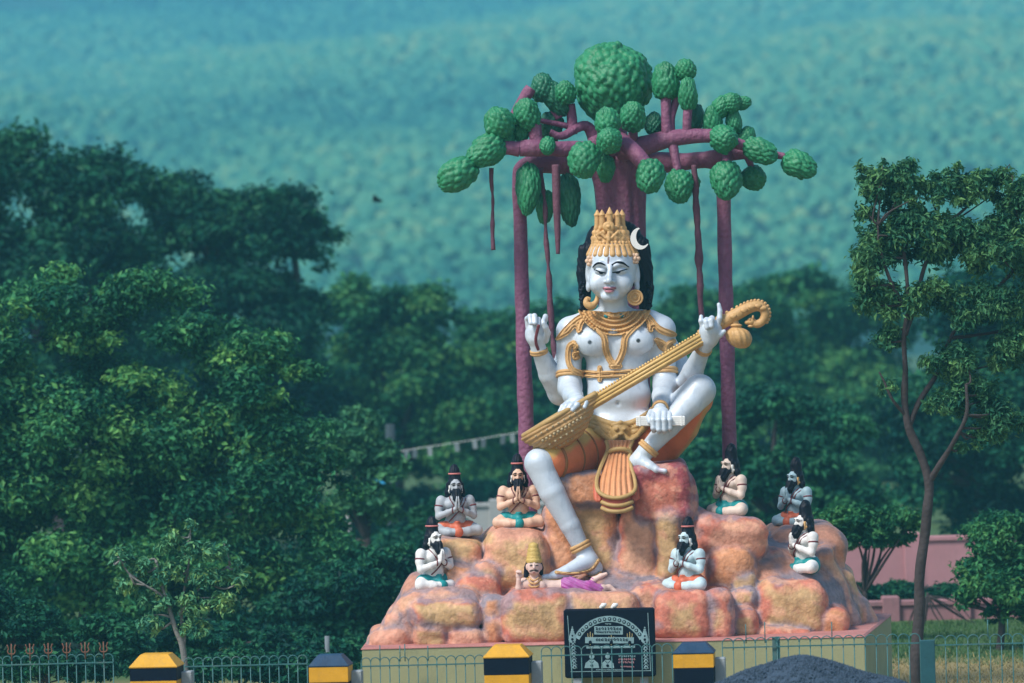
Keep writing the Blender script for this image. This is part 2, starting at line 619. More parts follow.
def st(x0, y0, x1, y1, Yf, dep, rim, heart, rr=.45, k=.07, tilt=0.0, lean=0.0, ratio=.45):
    Yc = Yf + dep / 2
    s = (Yf + 60) / FP
    c = W((x0 + x1) / 2, (y0 + y1) / 2, Yf); c[1] = Yc
    hx, hz = abs(x1 - x0) / 2 * s, abs(y1 - y0) / 2 * s
    STONES.append((rim, heart, c, (hx, dep / 2, hz), ratio))
    rot = Euler((lean, tilt + ROLL, 0)).to_matrix()
    rk.rbox(c, (hx, dep / 2, hz), rr * .8 * min(hx, hz, dep / 2) * 2, rot, k, 'u', len(STONES))

# core
STONES.append((GREY, GREY, (0, 0, 0), (1, 1, 1), 0))
for (x, y, Yc, rx, ry, rz) in ((620, 560, .55, 92, 1.25, 88), (620, 610, .2, 150, 1.6, 55), (470, 615, .0, 80, 1.35, 52), (760, 605, .3, 92, 1.45, 64), (520, 585, .2, 50, 1.1, 50), (735, 560, .7, 45, 1.0, 42)):
    rk.ell(W(x, y, Yc), (rx * PX, ry, rz * PX), None, .1, 'u', 1)
# left
st(397, 594, 482, 650, -1.75, 1.9, PINK, PEA, .42)
st(413, 603, 478, 631, -1.88, .5, RED, YEL, .5, .03)
st(383, 610, 420, 654, -1.70, 1.8, PINK, PEA, .5, .08, tilt=-.45)
st(368, 630, 410, 660, -1.80, 1.9, PINK, PINK, .5, .06, tilt=-.3)
st(413, 628, 445, 650, -1.92, .5, PINK, YEL, .5, .03)
st(448, 630, 482, 650, -1.90, .5, RED, PINK, .5, .03)
st(432, 540, 484, 572, -.95, 1.3, ORG, YEL, .45, .05)
st(440, 566, 490, 604, -1.15, 1.2, ORG, PEA, .5, .06, tilt=.25)
st(458, 575, 500, 640, -1.35, 1.1, RED, ORG, .5, .06)
st(481, 528, 550, 592, -1.12, 1.5, PINK, YEL, .42, .04)
st(470, 560, 500, 600, -1.2, .8, PINK, YEL, .5, .05, tilt=.3)
st(504, 593, 572, 648, -2.0, 1.6, RED, YEL, .32, .04)
st(560, 593, 640, 648, -1.95, 1.6, PINK, YEL, .34, .04)
st(484, 598, 505, 622, -1.80, .9, GREY, ORG, .5, .03)
st(484, 618, 506, 645, -1.85, .9, RED, ORG, .5, .03, tilt=.3)
# centre
st(545, 505, 578, 575, -.84, .9, PINK, ORG, .5, .04, tilt=-.1)
st(562, 478, 622, 592, -.84, 1.0, ORG, YEL, .48, .04, tilt=-.14, ratio=.75)
st(556, 472, 640, 506, -.95, 1.7, GREY, ORG, .3, .06)
st(618, 504, 660, 602, -.98, .9, RED, PEA, .5, .04, tilt=.06, ratio=.6)
st(656, 508, 680, 580, -1.06, .8, ORG, YEL, .5, .03, tilt=-.03, ratio=.8)
st(632, 466, 688, 520, -1.05, 1.9, DKR, RED, .16, .05, tilt=-.10)
st(672, 474, 694, 512, -.92, 1.4, DKR, YEL, .5, .04, tilt=-.25)
st(680, 510, 712, 592, -.85, 1.0, RED, ORG, .5, .05, tilt=-.15)
st(630, 585, 668, 650, -1.5, 1.2, RED, PEA, .4, .08)
# right
st(655, 591, 712, 642, -1.95, 1.5, RED, YEL, .36, .04)
st(706, 591, 732, 642, -1.88, 1.4, RED, YEL, .45, .04)
st(694, 519, 768, 560, -1.02, 1.7, RED, PINK, .48, .05, tilt=.06)
st(707, 545, 757, 594, -1.14, 1.1, RED, ORG, .5, .04, tilt=-.15, ratio=.6)
st(732, 574, 756, 591, -1.15, .7, GREY, YEL, .5, .02, tilt=-.2)
st(732, 590, 756, 606, -1.3, .7, GREY, YEL, .5, .02, tilt=-.2)
st(728, 610, 757, 640, -1.62, .9, RED, YEL, .5, .03)
st(758, 550, 784, 584, -.62, .8, RED, YEL, .5, .04)
st(770, 527, 845, 590, .15, 1.9, PINK, PINK, .38, .05, tilt=-.05)
st(756, 579, 832, 645, -1.35, 1.9, RED, YEL, .42, .05, tilt=.05, ratio=.5)
st(815, 606, 853, 642, -1.30, 1.2, RED, ORG, .5, .03, tilt=-.1)
st(818, 545, 848, 636, -.35, 1.6, PINK, PEA, .5, .04, tilt=-.36)
st(836, 570, 864, 636, .15, 1.6, PINK, YEL, .5, .04, tilt=-.4)
st(846, 596, 874, 640, .2, 1.5, PINK, PINK, .5, .04, tilt=-.45)
st(756, 628, 815, 648, -1.55, .9, PINK, RED, .5, .04)

# bury the bottom in the plinth, roughen
x, y, z = rk.xyz((slice(None),) * 3)
P = np.stack(np.broadcast_arrays(x, y, z), -1)
rk.D += (noise(P, 2.2, 2) * .034 - np.abs(noise(P + 3, 4.0, 2)) * .022 + noise(P, 11, 2) * .006).astype(np.float32)
del P
V, F = rk.verts()
keep = V[:, 2] > PT - .12
d1 = tri(rk.D1, (V - rk.lo) / rk.h); d2 = tri(rk.D2, (V - rk.lo) / rk.h)
seam = np.clip((d2 - d1), 0, 1)
ids = rk.sample_id(V)
n1 = noise(V, 3.3, 4); n2 = noise(V + 7, 7.0, 4); n3 = noise(V + 3, 14.0, 3)
V = V + 0
col = np.zeros((len(V), 3))
for t in range(1, len(STONES) + 1):
    m = ids == t
    rim, heart, c, hf, ratio = [np.array(q) for q in STONES[t - 1]]
    if t == 1:
        col[m] = np.array(GREY) * .9
        w = np.clip(n1[m] * 1.5, 0, 1)[:, None]
        col[m] = col[m] * (1 - w) + np.array(PINK) * .8 * w
        continue
    q = np.maximum(np.abs(V[m, 0] - c[0]) / hf[0], np.abs(V[m, 2] - c[2]) / hf[2])
    w = np.clip((.86 + .26 * n1[m] + .12 * n2[m] - q) / .3 + (ratio - .45) * 1.5, 0, 1)[:, None]
    b = rim * (1 - w) + heart * w
    g = np.clip((q - .93 - .2 * n2[m]) / .16, 0, 1)[:, None] * .75
    g = np.maximum(g, np.clip(1 - (seam[m] + .03 * n2[m]) / .07, 0, 1)[:, None] * .85)
    b = b * (1 - g) + np.array(GREY) * g
    u = np.clip((n3[m] - .35) * 1.6, 0, .55)[:, None]          # sponge dabs of the other colours
    b = b * (1 - u) + np.where((n1[m] > 0)[:, None], np.array(PEA), np.array(PINK)) * u
    col[m] = b
col = np.clip(col * (1 + .10 * n3[:, None]), .02, .8)
rock = obj('painted_rock', make_mesh('painted_rock', V, [F], True, col), mat('rock_paint', attr=True, rough=.65, var=.30, vscale=13, bump=.55, bscale=17, bdist=.035, spec=.25, dirt=.32, dirt_col=(.64, .42, .32), dscale=15, dstretch=.8), org=W(620, 640, 0))
tag(rock, 'mound of painted red, ochre and grey artificial rocks carrying all the statues', 'rock mound')

# ------------------------------------------------------------------ far side walls, hedge
def wall(name, x0, x1, y_top, Yd, zbot, thick, material, label, cat, posts=()):
    A, B = W(x0, y_top, Yd), W(x1, y_top, Yd)
    zt = (A[2] + B[2]) / 2
    mb = MB().box(((A[0] + B[0]) / 2, Yd + thick / 2, (zt + zbot) / 2), ((B[0] - A[0]) / 2, thick / 2, (zt - zbot) / 2), bev=.02)
    o = tag(obj(name, mb.mesh(name, False), material, org=((A[0] + B[0]) / 2, Yd, zbot)), label, cat)
    cp = MB().box(((A[0] + B[0]) / 2, Yd + thick / 2, zt + .045), ((B[0] - A[0]) / 2 + .03, thick / 2 + .04, .045), bev=.015)
    obj('coping', cp.mesh('coping', False), material, o)
    for px in posts:
        q = W(px, y_top, Yd)
        obj('pier', MB().box((q[0], Yd + thick / 2, (zt + .16 + zbot) / 2), (.14, thick / 2 + .07, (zt + .16 - zbot) / 2), bev=.02).mesh('pier', False), material, o)
    return o

M['pinkwall'] = mat('pink_wall_paint', (.42, .20, .22), rough=.85, var=.16, vscale=.9, bump=.3, dirt=.45, dirt_col=(.30, .17, .17))
M['pinkkerb'] = mat('faded_pink_paint', (.30, .15, .16), rough=.9, var=.3, vscale=1.5, bump=.4, dirt=.6, dirt_col=(.14, .10, .10))
wall('compound_wall', 842, 1040, 541, 24, -.05, .2, M['pinkwall'], 'pink rendered compound wall behind the dark hedge on the right', 'wall', (912,))
wall('kerb_wall', 846, 1046, 605, 17.2, -.05, .25, M['pinkkerb'], 'low faded pink kerb wall at the far edge of the lawn', 'wall', (891, 962))
M['palewall'] = mat('grey_wall_paint', (.36, .37, .36), rough=.85, var=.15, vscale=.8, bump=.3, dirt=.4, dirt_col=(.2, .2, .19))
wall('boundary_wall', 448, 560, 507, 36, -.05, .2, M['palewall'], 'pale grey boundary wall seen between the bearded statues on the left', 'wall', (496, ))
# ------------------------------------------------------------------ the large seated figure
DB = dict(h=.0105)
lo = np.minimum(W(515, 590, -1.6), W(515, 590, .7)); hi = np.maximum(W(727, 240, .7), W(727, 240, -1.6))
bd = SDF(lo, hi, .0105)
p = lambda x, y, Y=0.0: W(x, y, Y)
R_ = lambda *a: [v * PX for v in a]
# torso
bd.ell(p(617, 346, .02), R_(33, 21, 36), k=.0)
bd.ell(p(617, 375, .02), R_(31, 19, 28), k=.1)
bd.ell(p(619, 396, -.03), R_(32, 21, 22), k=.1)
bd.ell(p(618, 428, .0), R_(42, 26, 24), k=.12)
bd.ell(p(617, 452, .05), R_(46, 28, 22), k=.12)
bd.ell(p(593, 342, -.19), R_(17.5, 10, 14.5), k=.06)
bd.ell(p(637, 340, -.19), R_(17.5, 10, 14.5), k=.06)
bd.cap(p(586, 324, .05), p(648, 322, .05), 13 * PX, 13 * PX, .12)
bd.cap(p(614, 318, .03), p(613, 290, -.03), 15 * PX, 13.5 * PX, .1)
bd.ell(p(618, 404, -.30), R_(2.2, 3, 2.6), k=.03, op='s')
# front arms
bd.chain([p(571, 331, .02), p(569, 355, .03), p(570, 388, -.04)], R_(15, 12.5, 11.5), .1)
bd.chain([p(570, 388, -.04), p(573, 396, -.5), p(577, 399, -.86)], R_(11.5, 10, 6.8), .06)
bd.chain([p(661, 330, .02), p(663, 355, .03), p(665, 385, -.04)], R_(15, 12.5, 11.5), .1)
bd.chain([p(665, 385, -.04), p(662, 396, -.5), p(660, 409, -.9)], R_(11.5, 10, 6.5), .06)
# rear arms
bd.chain([p(578, 330, .22), p(565, 365, .36), p(560, 393, .32)], R_(14, 12, 11.5), .08)
bd.chain([p(560, 393, .32), p(550, 374, .16), p(539, 350, -.02)], R_(12, 11.5, 7.5), .05)
bd.chain([p(654, 330, .22), p(676, 362, .34), p(684, 389, .12)], R_(14, 12, 11), .08)
bd.chain([p(684, 389, .12), p(693, 371, -.35), p(704, 347, -.86)], R_(11, 10.5, 7), .05)
# left leg, foot
bd.chain([p(597, 446, -.05), p(566, 456, -.55), p(541, 463, -1.0)], R_(25, 21, 14), .1)
bd.chain([p(538, 463, -1.02), p(552, 492, -1.05), p(570, 525, -1.04), p(583, 551, -1.0)], R_(13.4, 12.6, 10, 7.8), .06)
bd.chain([p(585, 552, -1.0), p(594, 567, -.97)], R_(8.2, 8.0), .04)
bd.ell(p(593, 569, -.96), R_(9, 7.5, 6.5), k=.04)
bd.chain([p(588, 561, -1.02), p(566, 572, -1.18), p(553, 575.5, -1.26)], R_(9, 6.2, 4.2), .05)
for q, (tx, ty, tY, r) in enumerate(((544, 577, -1.34, 2.7), (545.5, 576.8, -1.29, 2.3), (547.5, 576.6, -1.24, 2.1), (549.5, 576.4, -1.19, 2.0), (552, 576.2, -1.14, 1.8))):
    bd.cap(p(556, 575.5, -1.28 + q * .04), p(tx, ty, tY), r * PX * 1.1, r * PX, .012)
# right leg, foot
bd.chain([p(638, 446, -.05), p(668, 424, -.4), p(699, 391, -.70)], R_(25, 20, 15.5), .1)
bd.chain([p(700, 390, -.74), p(690, 403, -.80), p(668, 427, -.86), p(647, 450, -.9)], R_(15, 13.6, 10.8, 8), .06)
bd.chain([p(646, 451, -.9), p(637, 461, -.88)], R_(8.5, 8), .04)
bd.ell(p(636, 463, -.87), R_(8, 7, 6.5), k=.04)
bd.chain([p(640, 461, -.92), p(650, 467, -1.0), p(656, 469.5, -1.04)], R_(7.5, 5.5, 4), .04)
for q, (tx, ty, tY, r) in enumerate(((665, 471, -1.08, 2.4), (664.5, 472.5, -1.05, 2), (663, 473.5, -1.02, 1.9), (661, 474.2, -.99, 1.8), (659, 474.6, -.96, 1.7))):
    bd.cap(p(655, 469.5 + q * .8, -1.04 + q * .03), p(tx, ty, tY), r * PX * 1.1, r * PX, .012)

# hands ------------------------------------------------
def fingers(rows, k=.012):
    for pts, r0, r1 in rows:
        P = [p(*q) for q in pts]
        n = len(P)
        bd.chain(P, [(r0 + (r1 - r0) * i / (n - 1)) * PX for i in range(n)], k)
# raised hand, picture left: thumb meets forefinger, the others folded
bd.chain([p(538, 349, -.03), p(536.5, 338, -.06), p(536, 330, -.07)], R_(7, 9, 9), .03)
bd.ell(p(536, 334, -.06), R_(11, 6.5, 11), k=.04)
fingers([([(528.5, 327, -.08), (527.5, 319, -.10), (530, 316.5, -.2), (531, 323, -.24)], 3.1, 2.6),
         ([(532.5, 326, -.07), (532, 318, -.10), (534.5, 316, -.2), (535, 323, -.25)], 3.0, 2.5),
         ([(537, 326, -.05), (537.3, 320.5, -.06), (538.5, 319.5, -.16), (538.5, 325, -.21)], 2.9, 2.4),
         ([(542.5, 328, -.06), (545, 319.5, -.09), (545.5, 316.5, -.17), (543.2, 321, -.26)], 3.0, 2.3),
         ([(545.5, 340, -.09), (547.5, 333, -.2), (545.5, 327, -.27), (543.5, 323, -.29)], 3.6, 2.5)])
# raised hand, picture right: on the neck of the lute, fore and little finger up
bd.chain([p(704, 348, -.88), p(709, 338, -.98), p(711, 330, -1.03)], R_(7, 9.5, 10), .03)
bd.ell(p(710.5, 331, -1.03), R_(11, 6.5, 10.5), k=.04)
fingers([([(717, 326, -1.05), (719.5, 318, -1.07), (720, 311, -1.06), (718.8, 304.5, -1.05)], 3.1, 2.0),
         ([(712.5, 323, -1.06), (711.8, 318.5, -1.10), (711, 320.5, -1.17), (711.5, 326, -1.18)], 3.1, 2.6),
         ([(707.5, 324, -1.06), (706.5, 320, -1.10), (706, 322, -1.17), (707, 327.5, -1.18)], 3.0, 2.5),
         ([(703, 327, -1.05), (701, 321, -1.07), (701.2, 316.5, -1.06)], 2.9, 2.0),
         ([(716.5, 337, -1.04), (720.5, 334.5, -1.08), (724, 331.5, -1.08)], 3.4, 2.2)])
# playing hand on the bowl
bd.ell(p(575, 401, -1.0), R_(9.5, 9, 5.5), Euler((0, rad(-20), 0)), k=.05)
fingers([([(581, 402, -1.04), (577, 405, -1.17), (572.5, 410, -1.2)], 2.9, 2.2),
         ([(576, 402, -1.06), (571.5, 405.5, -1.18), (567.5, 411, -1.2)], 2.9, 2.2),
         ([(571, 402.5, -1.06), (566.5, 406, -1.17), (563, 411.5, -1.19)], 2.8, 2.1),
         ([(567, 403, -1.03), (562.5, 406.5, -1.12), (559.5, 411.5, -1.15)], 2.6, 1.9),
         ([(583, 400, -1.0), (586, 402, -1.09), (584.5, 407, -1.14)], 3.0, 2.2)])
# fist round the palm-leaf book
bd.ell(p(660, 414, -1.04), R_(9.5, 6.5, 8), k=.05)
fingers([([(653.5, 414, -1.08), (652.8, 420, -1.22), (653.2, 428, -1.22), (653.8, 431, -1.14)], 3.0, 2.4),
         ([(659, 413.5, -1.10), (658.6, 420, -1.23), (658.8, 429.5, -1.23), (659.2, 432, -1.14)], 3.0, 2.4),
         ([(664.5, 413.5, -1.10), (664.2, 420, -1.23), (664.4, 429.5, -1.22), (664.6, 432, -1.14)], 2.9, 2.4),
         ([(669.5, 414, -1.08), (669.8, 420, -1.21), (669.8, 428, -1.2), (669.6, 430, -1.13)], 2.7, 2.2),
         ([(651, 412, -1.04), (648.5, 417, -1.16), (649.5, 422, -1.2)], 3.1, 2.3)])

# head ------------------------------------------------
bd.ell(p(612, 264, -.08), R_(26, 28, 30), k=.05)
bd.ell(p(611, 281, -.21), R_(22, 17.5, 19.5), k=.06)
bd.ell(p(609.8, 296, -.36), R_(9, 6.5, 5.8), k=.05)
for s in (-1, 1):
    bd.ell(p(610.5 + 12.5 * s, 283.5, -.33), R_(8, 7, 8.5), k=.06)
    bd.ell(p(610.5 + 9.5 * s, 271.3, -.437 - .006 * s), R_(7.6, 4.2, 4.2), k=.03, op='s')
    bd.ell(p(610.5 + 9.2 * s, 271.0, -.372), R_(6.6, 5.2, 4.0), k=.014)
    bd.chain([p(610.5 + 4.5 * s, 266, -.44), p(610.5 + 10 * s, 263.2, -.425), p(610.5 + 17 * s, 266.5, -.35)], R_(2.2, 2.5, 2), .035)
    # ear
    ex = 636.5 if s > 0 else 589
    bd.ell(p(ex, 275, -.10), R_(3.6, 5.5, 10.5), k=.03)
    bd.ell(p(ex + s * .6, 287, -.12), R_(2.6, 3.5, 5), k=.03)
    bd.ell(p(ex + .8 * s, 274, -.20), R_(1.6, 3.2, 6), k=.02, op='s')
bd.chain([p(610.2, 266, -.445), p(609.4, 275, -.50), p(608.9, 281, -.56)], R_(2.3, 2.7, 3.1), .03)
for s in (-1, 1):
    bd.ell(p(609.1 + 3.4 * s, 281.6, -.472), R_(2.7, 3, 2.2), k=.035)
    bd.ell(p(609.1 + 2.2 * s, 284.2, -.525), R_(1.1, 1.6, .8), k=.006, op='s')
bd.ell(p(609.4, 288.0, -.452), R_(6.2, 3.2, 1.9), k=.02)
bd.ell(p(609.4, 291.4, -.447), R_(5.0, 3.2, 2.1), k=.02)
bd.chain([p(602.4, 288.9, -.43), p(609.4, 289.9, -.49), p(616.4, 288.6, -.43)], R_(.55, .7, .55), .012, op='s')
bd.ell(p(609.4, 286.0, -.505), R_(1.2, 1.2, 1.8), k=.02, op='s')

V, F = bd.verts()
px, py = topx(V)
N_ = None
col = np.tile(np.array((.54, .61, .68)), (len(V), 1))
front = V[:, 1] < .05
# paint on the face and chest
def dab(mask, c, soft=None):
    w = np.clip(mask, 0, 1)[:, None]
    col[:] = col * (1 - w) + np.array(c) * w
def line(pts, wid, c, edge=.55, m=None):
    d = seg_d(px, py, spline(np.array(pts, float), 6))
    w = np.clip((wid - d) / edge + .5, 0, 1) * (V[:, 1] < -.16)
    if m is not None:
        w = w * m
    dab(w, c)
face = (V[:, 1] < -.2)
INK = (.012, .02, .035)
dab(np.clip(1.6 - 1.5 * np.hypot((px - 609.4) / 6.6, (py - 289.6 + .035 * (px - 609.4) ** 2 * .4) / 2.7), 0, 1) * (V[:, 1] < -.25), (.47, .17, .20))
line([(603.6, 288.2), (606.5, 287.6), (609.4, 288.4), (612.3, 287.5), (615.2, 287.9)], .9, (.42, .13, .17), .8)
line([(605.5, 290.9), (609.4, 291.8), (613.4, 290.6)], 1.1, (.45, .16, .19), .8)
line([(603.2, 289.2), (609.4, 289.9), (615.6, 288.8)], .35, (.16, .04, .06), .5)
line([(608.6, 257.5), (608.3, 263)], .9, (.10, .035, .03))
for cx, cy in ((589.8, 342.3), (638.3, 340.6)):
    d = np.hypot(px - cx, py - cy)
    dab(np.clip((2.1 - d) / .7 + .5, 0, 1) * front, (.02, .03, .035))
dab(np.clip((1.6 - np.hypot(px - 618, py - 404)) / .8, 0, 1) * front * .6, (.12, .14, .16))
# reddened palms and toes
toe = np.clip((660 - 0 - np.abs(px - 660) * 1 - 655) / 5, 0, 1) * (py > 462) * (py < 480) * (V[:, 1] < -.85)
dab(toe * .55, (.50, .30, .42))
god = thing('seated_statue', 'huge silver white four armed seated statue with tall gold crown on the painted rocks', 'statue', tuple(W(617, 470, -.2)))
obj('body', make_mesh('body', V, [F], True, col), M['skin'], god)

# ------------------------------------------------ things that follow the body's surface
def region(x0, x1, y0, y1, Y0, Y1):
    a, b = W(x0, y1, Y0), W(x1, y0, Y1)
    c, d = W(x0, y0, Y0), W(x1, y1, Y1)
    return bd.sl(np.minimum(np.minimum(a, b), np.minimum(c, d)), np.maximum(np.maximum(a, b), np.maximum(c, d)))

def plate(name, box, Y0, Y1, fn, material, tbase=.02, parent=None, mk=True):
    """shell of the body under a view-space mask; fn(x, y) -> (signed px distance, extra thickness in m)"""
    q = region(*box, Y0, Y1)
    x, y, z = bd.xyz(q)
    x, y, z = np.broadcast_arrays(x, y, z)
    P = np.stack([x.ravel(), y.ravel(), z.ravel()], 1).astype(float)
    u, v = topx(P)
    m, t = fn(u, v)
    m = (m * PX).reshape(x.shape); t = np.broadcast_to(t, u.shape).reshape(x.shape)
    D = np.maximum(np.maximum(bd.D[q] - tbase - t, -(bd.D[q] + .05)), m)
    D = np.maximum(D, np.maximum(y - Y1, Y0 - y))
    Vp, Fp = snet(D.astype(np.float32), bd.lo + np.array([w.start for w in q]) * bd.h, bd.h)
    if mk:
        return obj(name, make_mesh(name, Vp, [Fp]), material, parent or god)
    return Vp, Fp

def strokes(*S):
    """union of strokes [(pts, half width)] with a rounded, double-ridged section"""
    S = [(spline(np.array(a, float), 5), w) for a, w in S]
    def fn(u, v):
        m = np.full(u.shape, 1e9); t = np.zeros(u.shape)
        for a, w in S:
            d = seg_d(u, v, a)
            t = np.where(d < w, np.maximum(t, .014 * np.sqrt(np.clip(1 - (d / w) ** 2, 0, 1)) + .01 * np.cos(d / w * 6.3)), t)
            m = np.minimum(m, d - w)
        return m, t
    return fn

# necklaces
def neck_fn(u, v):
    r = np.hypot((u - 614.5) / 1.12, (v - 302) / 1.0)
    m = np.maximum(np.maximum(r - 33.5, 10.5 - r), 312.0 - v + np.abs(u - 614.5) * -.06)
    m = np.maximum(m, -(v - 308))
    t = .026 * np.cos((r - 10) / 4.6 * 6.283) + .006 * np.cos(np.arctan2(v - 302, u - 614.5) * 60) + .02
    m2, t2 = strokes(([(586.5, 314), (592, 323), (600, 331), (604.5, 338), (606, 350), (610, 360), (615.5, 366)], 3.4),
                     ([(645, 313), (639, 322), (630, 331), (625, 338), (623.5, 349), (620, 359), (615.5, 366)], 3.4),
                     ([(611.5, 366), (619.5, 366)], 3.0))(u, v)
    cut = np.where(v > 336.5, 5.0, m)
    return np.minimum(cut, m2), np.where(m2 < m, t2, t)
plate('necklace', (580, 652, 303, 373), -.6, .1, neck_fn, M['gold'], .012)
def choker_fn(u, v):
    c = 313 + 3.5 * (1 - ((u - 614) / 15) ** 2)
    d = np.abs(v - c)
    return np.maximum(d - 2.2, np.abs(u - 614) - 15.5), .014 + .012 * np.cos((u - 614) * 1.3)
plate('choker', (596, 632, 306, 322), -.6, .05, choker_fn, M['gold'], .02)
gems_ = []
bvh = BVHTree.FromPolygons([tuple(v) for v in V], [tuple(f) for f in F.tolist()])
camp = Vector((0, CAM_Y, CAM_Z))
def hit(x, y, off=0.0, tree=None):
    d = (Vector(W(x, y, 0)) - camp).normalized()
    h = (tree or bvh).ray_cast(camp, d)
    return np.array(h[0]) - np.array(d) * off if h[0] else W(x, y, -.3)
for gx_, gy_ in ((606.5, 316.0), (621.5, 315.6)):
    gems_.append(MB().ball(hit(gx_, gy_, .035), (.036, .02, .026), 10, 8))
M['teal'] = mat('teal_paint', (.008, .19, .22), rough=.5, var=.15, bump=.1)
for g_ in gems_:
    obj('jewel', g_.mesh('jewel'), M['teal'], god)
obj('pendant', MB().ball(hit(613.2, 332, .03), (.062, .02, .042), 14, 10).mesh('pendant'), mat('grey_pendant_paint', (.22, .23, .25), rough=.5), god)

# painted eyes and brows, a hair's breadth proud of the face
FEAT = [('eyebrow', [(592.8, 267.2, .5), (595.5, 264.4, 1.0), (600, 263.0, 1.25), (605.4, 265.2, .75)]),
        ('eyebrow', [(611.8, 265.0, .75), (617, 262.5, 1.25), (622.8, 263.0, 1.1), (628.8, 267.0, .5)]),
        ('eyelid_line', [(594.2, 269.6, .35), (597.2, 270.6, .6), (601.0, 272.2, .75), (605.6, 272.9, .5)]),
        ('eyelid_line', [(612.4, 272.6, .5), (617.4, 271.9, .75), (622.4, 270.4, .6), (627.6, 269.0, .35)]),
        ('iris', [(599.0, 272.6, .5), (600.8, 273.3, .85), (602.8, 273.6, .5)]),
        ('iris', [(616.0, 273.0, .5), (618.2, 272.8, .85), (620.2, 272.0, .5)])]
for nm_, pts_ in FEAT:
    S_ = spline(np.array(pts_), 7)
    Pw = np.array([hit(a_, b_, .004) for a_, b_, _ in S_])
    obj(nm_, MB().tube(Pw, S_[:, 2] * PX, 8, True, .45).mesh(nm_), M['black'], god)

# shoulder collars
def poly_fn(P, rid=3.0):
    P = [tuple(q) for q in spline(np.array(P + [P[0]], float), 3)][:-1]
    def fn(u, v):
        d = poly_d(u, v, P)
        return d, .012 + .012 * np.cos(np.clip(-d, 0, 9) / rid * 6.283)
    return fn
plate('shoulder_collar', (552, 592, 310, 346), -.5, .12, poly_fn([(587, 313.5), (578, 315), (566, 325), (556, 337.5), (557, 340.5), (563, 338), (570, 333.5), (575, 328), (577, 333), (581.5, 331), (583, 325), (588, 317)]), M['gold'], .016)
plate('shoulder_collar', (640, 682, 308, 344), -.5, .12, poly_fn([(644, 312.5), (651, 315), (660, 325.5), (673, 331), (677, 334), (675, 337), (665, 335.5), (657, 331.5), (653.5, 327.5), (653, 332), (648, 331), (647, 325), (643, 316)]), M['gold'], .016)
# armlets: crest on the arm and a ring round it
plate('armlet_crest', (560, 588, 338, 380), -.5, .05, strokes(([(573.5, 343), (569.5, 346), (568, 353), (568.5, 362), (572, 369), (579, 373)], 2.9), ([(573.5, 343), (576.5, 346), (574.5, 349)], 2.0), ([(578, 352), (573.5, 353.5), (574.5, 358.5), (578.5, 357.5), (577, 354.5)], 1.7)), M['gold'], .018)
plate('armlet_crest', (650, 680, 334, 366), -.5, .05, strokes(([(657, 340), (663, 343), (666.5, 347), (666, 356), (662, 362)], 2.6), ([(674, 341), (669.5, 343), (666.5, 347)], 2.4), ([(657, 340), (660, 347), (664, 350)], 2.0), ([(673, 346), (670.5, 349.5), (673, 351)], 1.6)), M['gold'], .018)

def ring(name, A, B, r, w, material=None, n=2, parent=None, sq=1.0):
    """bands round a limb: axis A->B (world), radius r, total width w (m)"""
    A = np.array(A); B = np.array(B)
    ax = (B - A) / np.linalg.norm(B - A)
    e = np.cross(ax, (0.1, 1, .2)); e /= np.linalg.norm(e); f = np.cross(ax, e)
    th = np.linspace(0, 2 * math.pi, 33)
    mb = MB()
    for k in range(n):
        c = A + ax * w * ((k + .5) / n - .5)
        mb.tube([c + r * (math.cos(t) * e + math.sin(t) * f) for t in th], w / n * .62, 7, False)
    return obj(name, mb.mesh(name), material or M['gold'], parent or god)
ring('armlet', p(570, 374.5, -.0), p(570, 390, -.04), 12.6 * PX, .075)
ring('armlet', p(664.3, 371, .0), p(665, 386, -.03), 12.4 * PX, .075)
ring('bracelet', p(539, 351.5, -.01), p(536.5, 338, -.06), 7.9 * PX, .06)
ring('bracelet', p(703.2, 349, -.85), p(709, 338, -.98), 7.5 * PX, .06)
ring('bracelet', p(660.2, 408, -.88), p(660, 414, -1.05), 7.1 * PX, .05)
ring('anklet', p(580.5, 546.5, -1.0), p(586, 557, -1.0), 9.0 * PX, .085)
ring('anklet', p(648.5, 448.5, -.9), p(642, 456, -.9), 9.7 * PX, .075)
# chest belt
belt = strokes(([(583, 371.5), (600, 372.5), (618, 371.8), (634, 370.5), (652, 369)], 1.7), ([(583, 375.8), (600, 376.6), (618, 376), (634, 374.6), (652, 373)], 1.7), ([(599.6, 367.5), (599.6, 380)], 2.4))
plate('chest_belt', (580, 656, 362, 384), -.6, .12, belt, M['gold'], .018)
# sandal bands of the lowered foot
plate('sandal_band', (538, 606, 555, 584), -1.6, -.7, strokes(([(599, 560), (592, 569), (580, 573), (566, 573.5), (556, 572)], 1.6), ([(543, 579.5), (556, 580), (575, 577.5), (592, 576.5), (601, 572)], .9)), M['gold'], .012)
# rosary looped from the raised hand
mb = MB()
for q in spline([(538.5, 326, -.3), (537, 332, -.26), (535.8, 338, -.24), (536.2, 344, -.2), (538, 349, -.16)], 5):
    mb.ball(W(*q), .021, 7, 6)
obj('rosary', mb.mesh('rosary'), mat('red_bead_paint', (.16, .03, .04), rough=.5), god)

